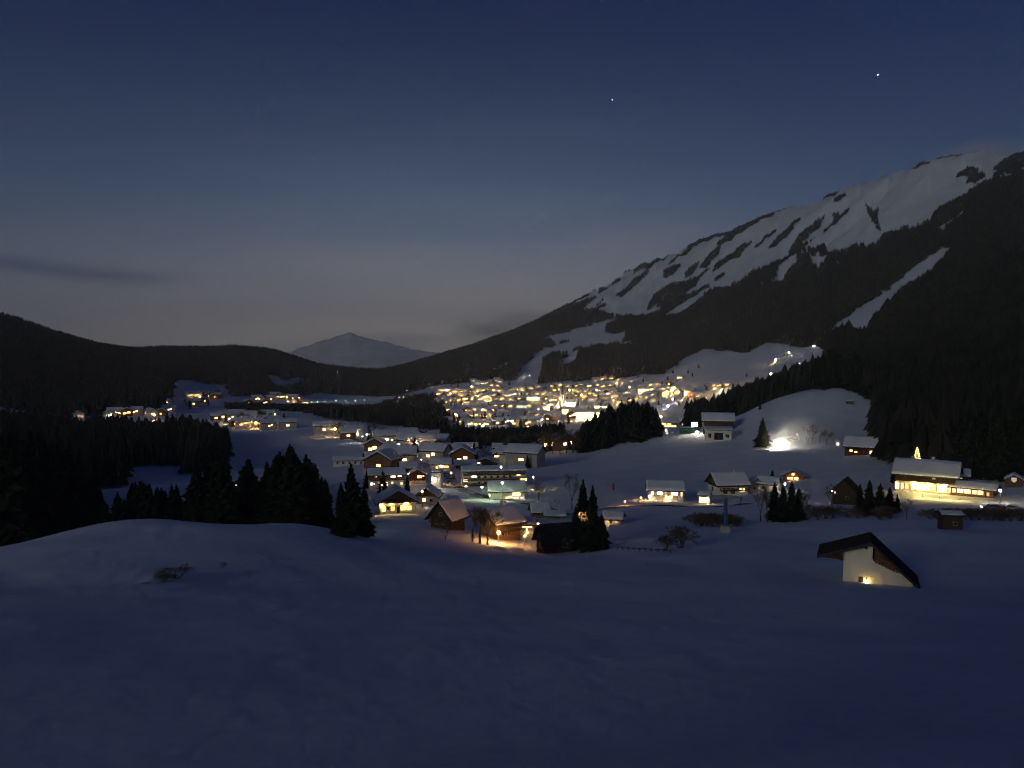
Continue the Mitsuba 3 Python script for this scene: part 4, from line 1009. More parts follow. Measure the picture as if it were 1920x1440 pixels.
for u, vb, vt in [(1470, 668, 660), (1290, 700, 692), (1298, 706, 698), (1206, 716, 706), (1196, 708, 700), (1012, 708, 700), (1016, 716, 704), (955, 722, 713), (1043, 676, 668), (1252, 712, 704), (1262, 700, 692), (1310, 690, 682), (1400, 706, 700), (948, 776, 764), (1100, 806, 790), (842, 786, 770), (850, 792, 772), (858, 800, 782), (868, 806, 786), (838, 800, 784), (976, 800, 785), (1160, 742, 732), (1225, 736, 728)]:
    P, h = by_rows(u, vb, vt, 700)
    spruce(P, max(h, 6), 'scattered dark tree on the snow around the far village', 'scattered trees around the far village', 1.7)

def between(poly, count, gap, d0, d1, h0, h1, label, group, conifers, joined=None):
    """Trees standing between houses."""
    us, vs = zip(*poly)
    done, tries = [], 0
    while len(done) < count and tries < count * 30:
        tries += 1
        u, v = rng.uniform(min(us), max(us)), rng.uniform(min(vs), max(vs))
        if not inside(poly, np.array(u), np.array(v)):
            continue
        P = spot(u, v, d0, d1)
        if any((P[0] - a) ** 2 + (P[1] - b) ** 2 < gap ** 2 for a, b in done):
            continue
        done.append((P[0], P[1]))
        if joined is not None and rng.random() < .75:
            joined.append([*P, rng.uniform(h0, h1)])
        elif joined is None and rng.random() < conifers:
            spruce(P, rng.uniform(h0, h1), label.replace('@', 'dark conifer'), 'conifers ' + group, 1.6)
        else:
            leafless(P, rng.uniform(h0, h1) * .85, label.replace('@', 'leafless tree'), 'leafless trees ' + group, 1.1)


FAR_TREES = []
between([(690, 822), (830, 828), (1000, 856), (1010, 872), (840, 868), (740, 866), (690, 850)], 34, 9, 380, 800, 6, 12, '@ between the houses at the back of the near village', 'at the back of the near village', .55)
between([(830, 720), (1160, 712), (1165, 752), (1060, 800), (830, 800)], 90, 16, 900, 2300, 7, 14, '@ between the houses of the far village', 'of the far village', .6, FAR_TREES)
between([(1165, 735), (1300, 725), (1310, 748), (1240, 775), (1200, 765)], 16, 14, 700, 2000, 6, 11, '@ beside the lit road right of the wooded knoll', 'by the lit road', .5, FAR_TREES)
between([(400, 783), (545, 780), (545, 800), (440, 800)], 14, 12, 700, 1400, 7, 12, '@ between the houses behind the left snowfield', 'behind the left snowfield', .7, FAR_TREES)
between([(205, 770), (320, 765), (410, 735), (420, 760), (320, 780)], 14, 12, 900, 2000, 8, 14, '@ between the houses of the left hamlet', 'of the left hamlet', .8, FAR_TREES)
FAR_TREES = np.array(FAR_TREES)
scatter('village_trees', FAR_TREES[:, :3], FAR_TREES[:, 3], 'dark trees strewn between the houses of the far village and hamlets', True)

# ---------------------------------------------------------------- lamps of the near village
street_lamp('bright orange yard lamp beside the brown farmhouse', 935, 1018, 2.5, AMBER, 520, 4.0, .30, 120, 180)
street_lamp('added low amber lamp lighting the yard between farmhouse and shed', 984, 1027, 2.6, AMBER, 420, 4.0, .10, 120, 180)  # second yard lamp, added to light the snow and the shed gable
street_lamp('small lamp on a post behind the dark plank shed', 1009, 1001, 2.6, WARM, 200, 1.0, .14, 120, 200)
street_lamp('white street lamp standing above the hall roof', 940, 922, 9.5, (.84, 1, .74), 300, 3.0, .25, 240, 420)
street_lamp('white lamp in front of the green lit hall', 942, 939, 6.4, (.84, 1, .74), 260, 3.0, .25, 190, 300)
street_lamp('greenish lamp lighting bushes left of the hall', 904, 937, 4.5, GREEN, 260, 4.0, .24, 200, 300)
street_lamp('greenish lamp close before the wall of the hall', 918, 940, 2.2, GREEN, 260, 3.0, .14, 200, 300)
street_lamp('white lamp at the corner of the small chalet with bright snow roof', 1472, 921, 2.6, WHITE, 260, 1.5, .18, 220, 360)
street_lamp('big white lamp right of the hotel wing', 1875, 944, 4.0, WHITE, 120, 3.0, .34, 170, 300)
street_lamp('added warm lamp brightening the hotel terrace, right of three', 1800, 938, 3.0, YELLOW, 800, 4.0, .16, 170, 300)  # three terrace lamps added to brighten the snow before the hotel
street_lamp('added warm lamp brightening the hotel terrace, middle of three', 1762, 936, 3.0, YELLOW, 800, 4.0, .16, 170, 300)
street_lamp('added warm lamp brightening the hotel terrace, left of three', 1730, 933, 3.0, YELLOW, 800, 4.0, .16, 170, 300)
street_lamp('added white lamp post brightening the front of the pale block', 813, 922, 5.0, (1, .88, .62), 420, 3.0, .2, 210, 330)  # extra lamp put in to brighten the facade of the block
street_lamp('bluish lamp among the trees above the hotel roof', 1755, 866, 4.0, COOL, 60, 0.2, .2, 240, 500)
street_lamp('dim white lamp in the steep wood, left of two at the right edge', 1872, 884, 5.0, WHITE, 60, 0.2, .2, 230, 500)
street_lamp('dim white lamp in the steep wood, right of two at the right edge', 1890, 890, 5.0, WHITE, 40, 0.2, .18, 225, 500)
street_lamp('very bright lamp among the houses left of the brown trees', 802, 855, 6.0, YELLOW, 120, 3.0, .4, 420, 700)
for u, v, lab in ((1202, 940, 'low wall lamp glowing on the snow left of the bungalow'), (1172, 948, 'second low lamp on the snow left of the bungalow')):
    street_lamp(lab, u, v, 1.4, AMBER, 240, 2.0, .14, 200, 340)
street_lamp('pale lamp on the slope at the lower lodge road', 700, 868, 5.0, YELLOW, 90, .8, .2, 340, 520)
for u, v, lab in ((447, 915, 'left'), (485, 922, 'right')):
    house(f'{lab} of two black cabins in the near wood with tiny lit windows', u, v + 8, 24, 16, 8, wall='dark_timber', dmin=300, dmax=430, wins=[(f_, -.3, .8, 3, 3, ROSE if u < 460 else WHITE, 2.5), (f_, .2, .85, 3, 2.5, ROSE, 1.8)], snow=.2, name='cabin', cat='cabin')

for u, v in [(700, 836), (735, 838), (770, 853), (830, 860), (862, 872), (893, 893), (905, 908), (846, 908), (758, 908), (716, 934), (792, 952), (874, 938), (1000, 918), (680, 830), (650, 820), (622, 815), (815, 842), (948, 862), (1010, 852), (790, 880)]:
    street_lamp('warm street lamp between the houses of the near village', u, v, 5.0, (1, .62, .24), 260, 1.0, .22, 180, 900, group='warm street lamps of the near village')


def road(label, pts, width, d0, d1):
    """A cleared road draped on the snow."""
    P = [spot(u, v, d0, d1)[:2] for u, v in pts]
    fine = []
    for a, b in zip(P[:-1], P[1:]):
        n = max(2, int(np.linalg.norm(b - a) / 3))
        fine += [a + (b - a) * i / n for i in range(n)]
    fine = np.array(fine + [P[-1]])
    for _ in range(6):
        fine[1:-1] = (fine[:-2] + 2 * fine[1:-1] + fine[2:]) / 4
    t = np.gradient(fine, axis=0)
    t /= np.linalg.norm(t, axis=1, keepdims=True) + 1e-9
    nrm = np.stack([-t[:, 1], t[:, 0]], -1)
    rows = []
    for k, (off, up) in enumerate(((-.5, .02), (-.5, .10), (-.25, .12), (0, .14), (.25, .12), (.5, .10), (.5, .02))):
        q = fine + nrm * width * off
        rows.append(np.stack([q[:, 0], q[:, 1], grounds(q[:, 0], q[:, 1]) + up], -1))
    V = np.concatenate(rows)
    n = len(fine)
    quads = [(k * n + i, k * n + i + 1, (k + 1) * n + i + 1, (k + 1) * n + i) for k in range(6) for i in range(n - 1)]
    tag(put('road', mikit.ply((V, np.array(quads)), 'asphalt', smooth=True)), label, 'road', kind='structure')


road('cleared road through the near village', [(1062, 968), (1010, 950), (985, 942), (900, 930), (852, 912), (838, 886), (800, 862), (752, 850), (715, 838), (660, 822), (600, 813)], 5.0, 170, 1000)
road('cleared road past the bungalow on the open snow', [(1062, 968), (1120, 956), (1170, 950), (1215, 948), (1270, 948), (1330, 952), (1400, 944)], 4.0, 170, 330)

# heaps of cleared snow in the yard
for u, v, w, lab in ((936, 1030, 17, 'left rounded snow heap under the yard lamp'), (967, 1031, 22, 'middle rounded snow heap in the lamplit yard'), (988, 1027, 16, 'right rounded snow heap beside the lean-to')):
    P = spot(u, v, 110, 180)
    s = trimesh.creation.icosphere(subdivisions=3)
    q = np.array(s.vertices)
    q = q * (0.85 + 0.3 * meshkit.fbm(q * 1.6 + u, 3, 4))[:, None] * np.array([w * P[1] / F * .72, 1.9, 0.45])
    tag(put('snow_heap', mikit.ply((q, np.array(s.faces)), 'roof_snow', smooth=True), None, T().translate([float(c) for c in P])), lab, 'snow heap')


# ---------------------------------------------------------------- ski lift, snow guns, floodlights, cars and other small things
def lift_tower():
    P = spot(1360, 999, 120, 230)
    k = P[1] / F
    M = T().translate([float(c) for c in P]).rotate([0, 0, 1], -math.degrees(math.atan2(P[0], P[1])) - 4)
    K = thing('lift_tower', 'ski lift tower with a wide cross arm in front of the steep gabled house', 'lift tower')
    h = 68 * k
    put('post', mikit.ply(taper(np.array([0, 0, 0.4]), np.array([0, 0, h]), .42, .30, 10), 'blue_paint', smooth=40), K, M)
    put('footing', mikit.ply(prism([(-1.0, -1), (1.0, -1), (1.0, 1.2), (.8, 1.5), (-.8, 1.5), (-1.0, 1.2)], -.9, .9), 'grey_plaster'), K, M)
    arm = 28 * k
    put('cross_arm', mikit.ply(join([prism([(-arm, h - .1), (0, h - .35), (arm, h - .1), (arm, h + .25), (0, h + .35), (-arm, h + .25)], -.22, .22)]), 'metal'), K, M)
    for sx in (-1, 1):
        put('sheave_bank', mikit.ply(join([box(sx * arm - .12, sx * arm + .12, -1.6, 1.6, h - .35, h - .1)] + [(lambda c: (c[0] + np.array([sx * arm, 0, 0]), c[1]))(turn(prism([(y + .24 * math.cos(a), h - .5 + .24 * math.sin(a)) for a in np.linspace(0, 6.0, 9)], -.08, .08))) for y in (-1.3, -.45, .45, 1.3)]), 'metal'), K, M)
    put('ladder', mikit.ply(join([box(.42, .46, -.25, -.21, .8, h), box(.42, .46, .21, .25, .8, h)] + [box(.42, .46, -.21, .21, .8 + .4 * i, .84 + .4 * i) for i in range(int((h - .8) / .4))]), 'metal'), K, M)


lift_tower()


def gantry():
    P = spot(737, 853, 380, 640)
    M = T().translate([float(c) for c in P]).rotate([0, 0, 1], 10)
    K = thing('lift_gantry', 'dark steel gantry at the edge of the left snowfield', 'gantry')
    for x in (-2.4, 2.4):
        put('leg', mikit.ply(join([box(x - .16, x + .16, -.16, .16, -1, 9.2), box(x - .5, x + .5, -.5, .5, -1, .3)]), 'metal'), K, M)
    put('beam', mikit.ply(join([box(-3.2, 3.2, -.2, .2, 8.4, 8.9), box(-2.4, 2.4, -.12, .12, 4.3, 4.6)]), 'metal'), K, M)
    put('brace', mikit.ply(join([taper(np.array([-2.4, 0, .2]), np.array([2.4, 0, 4.4]), .09, .09), taper(np.array([2.4, .2, 4.4]), np.array([-2.4, .2, 8.4]), .09, .09)]), 'metal'), K, M)


gantry()


def disc(r, n=14):
    a = np.arange(n) * 2 * math.pi / n
    V = np.vstack([[0, 0, 0], np.stack([r * np.cos(a), r * np.sin(a), 0 * a], -1)])
    return V, np.array([(0, 1 + i, 1 + (i + 1) % n) for i in range(n)])


def aim(P, d):
    """Frame at P whose z axis looks along d."""
    d = np.asarray(d, float) / np.linalg.norm(d)
    return T().look_at(origin=[float(c) for c in P], target=[float(c) for c in P + d], up=[0, 0, 1] if abs(d[2]) < .95 else [1, 0, 0])


def snow_gun(label, u, v, tall, d, s, r, weight, dmin, dmax, col=WHITE):
    P = spot(u, v, dmin, dmax)
    K = thing('snow_gun', label, 'snow gun')
    M = T().translate([float(c) for c in P])
    put('stand', mikit.ply(join([taper(np.array([0, 0, -.4]), np.array([0, 0, tall]), .14, .1, 6), box(-.7, .7, -.7, .7, -.3, .35)]), 'metal'), K, M)
    H = P + np.array([0, 0, tall + r])
    A = aim(H, d)
    n = 14
    a = np.arange(n) * 2 * math.pi / n
    ring = lambda rr, z: np.stack([rr * np.cos(a), rr * np.sin(a), 0 * a + z], -1)
    V = np.vstack([ring(r * .8, -1.5 * r), ring(r * 1.15, -1.2 * r), ring(r * 1.15, .05)])
    Fc = [(i + n * k, (i + 1) % n + n * k, (i + 1) % n + n * (k + 1)) for k in range(2) for i in range(n)] + [(i + n * k, (i + 1) % n + n * (k + 1), i + n * (k + 1)) for k in range(2) for i in range(n)]
    put('barrel', mikit.ply((V, np.array(Fc)), 'metal'), K, A)
    put('lamp', mikit.ply(disc(r * .95), 'lamp_glass', **glow(col, s, weight)), K, A)
    return H


H0 = snow_gun('snow gun throwing a lit cloud of snow over the piste', 1441, 845, 2.2, (1.0, .12, -.06), 6500, .30, 10.0, 330, 460)
snow_gun('snow gun with its lamp aimed left, low on the upper piste', 1446, 707, 3.0, (-1, -.5, -.22), 1500, .9, .9, 900, 1400)
snow_gun('snow gun with a bright lamp, right of two atop the upper piste', 1513, 688, 3.0, (-.9, -.7, -.2), 1600, .9, .9, 850, 1400)
snow_gun('snow gun with a white lamp, left of two atop the upper piste', 1499, 687, 3.0, (-1, -.4, -.2), 1200, .9, .7, 850, 1400)
snow_gun('snow gun with a warm lamp at the upper edge of the upper piste', 1454, 679, 3.0, (-1, -.4, -.2), 900, .9, .6, 900, 1600, WARM)
snow_gun('snow gun with a white lamp on the slope behind the wooded knoll', 1252, 766, 3.0, (-1, -.6, -.2), 1400, .8, .9, 650, 1400, COOL)
snow_gun('snow gun with a white lamp at the left end of the far village', 792, 728, 3.0, (1, -.6, -.2), 1200, .9, .6, 1300, 2400)
snow_gun('snow gun lighting the high meadow above the village centre', 993, 707, 3.0, (-1, -.3, -.2), 900, .8, .4, 1500, 2600)
snow_gun('snow gun with a dim lamp under the ski run', 1479, 666, 4.0, (-.6, -.8, -.1), 300, .7, .2, 900, 1800)
snow_gun('snow gun with a faint lamp at the lower end of the ski run', 1526, 654, 4.0, (-.6, -.8, -.1), 300, .7, .2, 900, 1800)
snow_gun('snow gun with a white lamp beside the dark tree row', 1433, 722, 3.0, (-.2, -1, -.1), 300, .6, .2, 800, 1400)
snow_gun('snow gun with a white lamp in front of the dark tree row', 1448, 733, 3.0, (-.2, -1, -.1), 300, .6, .2, 790, 1400)


def floodlight(label, u, v, tall, s, weight, cols, rows, a, dmin, dmax, col=WHITE):
    P = spot(u, v, dmin, dmax)
    K = thing('floodlight', label, 'floodlight')
    yaw = -math.degrees(math.atan2(P[0], P[1])) + 12
    M = T().translate([float(c) for c in P]).rotate([0, 0, 1], yaw)
    put('mast', mikit.ply(taper(np.array([0, 0, -.5]), np.array([0, 0, tall]), .16, .1, 8), 'metal'), K, M)
    w, h = cols * a, rows * a
    put('bank', mikit.ply(box(-w / 2 - .1, w / 2 + .1, -.2, .12, tall - h / 2 - .1, tall + h / 2 + .1), 'metal'), K, M)
    for i in range(cols):
        for j in range(rows):
            x, z = -w / 2 + (i + .5) * a, tall - h / 2 + (j + .5) * a
            put('lamp', mikit.ply(pane_mesh(x - a * .44, x + a * .44, z - a * .44, z + a * .44, -.23), 'lamp_glass', **glow(col, s, weight / (cols * rows))), K, M)


floodlight('huge white floodlight on the crest beside the ski hut', 1302, 812, 5.4, 160, 5.0, 3, 2, 1.15, 380, 560)
floodlight('smaller floodlight below the huge one beside the ski hut', 1307, 816, 2.2, 90, 2.0, 2, 1, .9, 370, 540)
street_lamp('white lamp left of the site container on the crest', 1242, 806, 3.0, WHITE, 200, .5, .25, 400, 700)
street_lamp('white lamp at the foot of the inn with orange balconies', 1249, 812, 2.0, WHITE, 160, .3, .22, 400, 700)
street_lamp('dim white lamp on the crest right of the wooded knoll', 1220, 812, 2.0, WHITE, 120, .2, .2, 440, 700)


def car(label, u, v, yaw, paint, tail=None, front=None):
    P = spot(u, v, 160, 300)
    K = thing('car', label, 'car')
    M = T().translate([float(c) for c in P]).rotate([0, 0, 1], -math.degrees(math.atan2(P[0], P[1])) + yaw)
    prof = [(-2.1, .35), (2.1, .35), (2.15, .7), (1.95, .92), (-2.0, .98), (-2.15, .75)]
    put('body', mikit.ply(prism(prof, -.85, .85), paint), K, M)
    put('cabin', mikit.ply(prism([(-1.85, .97), (1.0, .93), (.35, 1.48), (-1.35, 1.5)], -.74, .74), paint), K, M)
    put('snow', mikit.ply(prism([(-1.45, 1.5), (.4, 1.48), (.25, 1.62), (-1.3, 1.66)], -.7, .7), 'roof_snow'), K, M)
    for y in (-.75, .75):
        put('window', mikit.ply(prism([(-1.55, 1.02), (.72, 1.0), (.3, 1.4), (-1.25, 1.42)], y - .015, y + .015), 'dark_glass'), K, M)
    for x in (-1.35, 1.35):
        for y in (-.82, .82):
            put('wheel', mikit.ply(prism([(x + .33 * math.cos(a), .33 + .33 * math.sin(a)) for a in np.linspace(0, 5.8, 12)], y - .11, y + .11), 'rubber'), K, M)
    for y in (-.6, .6):
        for x, c, nm in ((2.16, front, 'headlight'), (-2.16, tail, 'tail_light')):
            m = box(x - .04, x + .04, y - .16, y + .16, .62, .8)
            put(nm, mikit.ply(m, 'lamp_glass', **(glow(*c, .3) if c else {})), K, M)


car('dark car with a white headlight, left of three below the hotel wing', 1857, 956, 200, 'car_paint', front=(WHITE, 30))
car('dark car with a red tail light, middle of three below the hotel wing', 1875, 957, 110, 'car_paint', tail=(RED, 40))
car('pale car, right of three below the hotel wing', 1895, 957, 160, 'car_paint_light', front=(WHITE, 16))
car('snow covered pale car beside the cottage', 999, 952, 80, 'car_paint_light')


def fairy_tree():
    P = at_dist(1722, 700, 268)
    P[2] = ground(P[0], P[1])
    top = at_dist(1721, 838, 268)[2]
    h = top - P[2]
    K = thing('festive_tree', 'small conifer wound with glowing yellow lights behind the hotel roof', 'conifer')
    M = place(P, h, h * 1.1)
    put('trunk', BOLE, K, M)
    put('crown', SPRUCE[1], K, M)
    g = []
    for i in range(46):
        t = i / 46
        r, a = .10 + h * .15 * t * .7, i * .74
        g.append(globe((r * math.cos(a), r * math.sin(a), h - .25 - h * .42 * t), .15))
    put('fairy_lights', mikit.ply(join(g), 'lamp_glass', **glow(YELLOW, 7, .5)), K, T().translate([float(c) for c in P]))


fairy_tree()
P = spot(1095, 1034, 110, 190)
C = at_dist(1095, 969, P[1] - 2.6)
g = [globe((.85 * math.cos(a) * (1 if i % 2 else .55), .1, .75 * math.sin(a) * (1 if i % 2 else .55)), .06) for i, a in enumerate(np.linspace(.9, 5.9, 15))] + [globe((-.75 - .05 * i, .1, .8 - .16 * i), .075) for i in range(4)]
tag(put('fairy_lights', mikit.ply(join(g), 'lamp_glass', **glow(AMBER, 4, .2)), None, T().translate([float(c) for c in C])), 'string of amber lights hanging in the tall conifers', 'fairy lights', kind='stuff')
P = spot(1150, 918, 200, 400)
K = thing('marker_pole', 'thin red marker pole on the open piste', 'marker pole')
put('pole', mikit.ply(taper(np.array([0, 0, -.4]), np.array([0, 0, 4.4]), .07, .05, 6), 'metal'), K, T().translate([float(c) for c in P]))
put('padding', mikit.ply(taper(np.array([0, 0, .1]), np.array([0, 0, 2.4]), .42, .40, 10), 'red_paint', smooth=40), K, T().translate([float(c) for c in P]))
P = spot(1593, 754, 380, 520)
house('tiny dark hut on the brow of the groomed hill', 1593, 755, 13, 5, 3, gable='side', wall='dark_timber', snow=.15, dmin=380, dmax=520, ov=.4, name='hut', cat='hut', wins=[(f_, 0, .5, 2, 2, WARM, 0)])


def groomer():
    P = spot(1488, 824, 380, 480)
    K = thing('snow_groomer', 'snow groomer with small headlights at work behind the lit snow cloud', 'snow groomer')
    M = T().translate([float(c) for c in P]).rotate([0, 0, 1], -25)
    for y in (-1.3, 1.3):
        put('track', mikit.ply(prism([(-2.6, .1), (2.4, .1), (2.9, .6), (2.4, 1.0), (-2.6, 1.0), (-3.0, .6)], y - .55, y + .55), 'rubber'), K, M)
    put('body', mikit.ply(box(-2.6, 2.2, -1.2, 1.2, .8, 1.7), 'red_paint'), K, M)
    put('cabin', mikit.ply(prism([(-.2, 1.7), (2.1, 1.7), (1.6, 2.9), (0, 2.95)], -1.0, 1.0), 'dark_glass'), K, M)
    put('blade', mikit.ply(prism([(3.1, .05), (3.3, .1), (3.2, 1.2), (3.05, 1.2)], -2.3, 2.3), 'metal'), K, M)
    for x, y, z in ((1.7, -.7, 3.0), (1.7, .7, 3.0), (2.25, -.8, 1.5)):
        put('headlight', mikit.ply(globe((x, y, z), .2), 'lamp_glass', **glow(ROSE, 24, .3)), K, M)


groomer()


def fence():
    a, b = spot(1158, 1031, 100, 170), spot(1257, 1037, 100, 170)
    K = thing('fence', 'low snowed in rail fence on the slope left of the bare bushes', 'fence')
    n = 9
    pts = [a + (b - a) * i / n for i in range(n + 1)]
    for p in pts:
        p[2] = ground(p[0], p[1])
        put('post', mikit.ply(box(p[0] - .07, p[0] + .07, p[1] - .07, p[1] + .07, p[2] - .4, p[2] + .62), 'dark_timber'), K)
    for p, q in zip(pts[:-1], pts[1:]):
        put('rail', mikit.ply(taper(p + np.array([0, -.1, .45]), q + np.array([0, -.1, .45]), .07, .07, 4), 'dark_timber'), K)


fence()


# ---------------------------------------------------------------- the far village and the hamlets
def far_kit(w, l, h, rise, gable, wall):
    return (mikit.ply(shell(w, l, h, rise, gable, -4), wall), mikit.ply(roof_pair(w, l, h, rise, 1.2, gable, t=.5, lift=.06), 'shingle'), mikit.ply(snow_load(w, l, h + .3, rise, 1.2, gable, .6), 'roof_snow', smooth=40), w, l, h, rise)


KITS = [far_kit(13, 12, 6.0, 3.4, 'front', 'timber'), far_kit(15, 11, 6.4, 3.0, 'side', 'plaster'), far_kit(11, 11, 5.6, 3.4, 'front', 'plaster'), far_kit(18, 12, 8.0, 3.0, 'side', 'grey_plaster'), far_kit(12, 10, 5.4, 3.0, 'side', 'timber')]
PANES = {}


def far_house(u, v, col, s, kit, label, group, n=1, wide=3.2, tall=2.0, dmin=600.0, dmax=3000.0, yaw=None):
    P = spot(u, v + 2.5, dmin, dmax)
    wall, roof, sn, w, l, h, rise = KITS[kit]
    K = thing('village_house', label, 'house', group)
    M = T().translate([float(c) for c in P]).rotate([0, 0, 1], float(-math.degrees(math.atan2(P[0], P[1])) + (rng.uniform(-28, 28) if yaw is None else yaw)))
    put('wall', wall, K, M)
    rk = put('roof', roof, K, M)
    put('snow', sn, rk, M)
    for i in range(n):
        x = (i - (n - 1) / 2) * (wide + 1.0) * (1 if n < 3 else .8)
        z = h * (.55 if i % 2 == 0 else .72)
        key = (round(x, 1), round(z, 1), wide, tall, l)
        if key not in PANES:
            PANES[key] = mikit.ply(pane_mesh(x - wide / 2, x + wide / 2, z - tall / 2, z + tall / 2, -l / 2 - .06), 'lamp_glass')
        put('window', PANES[key], K, M, **glow(col, s * rng.uniform(.55, 1.4), 0.0))
    return P


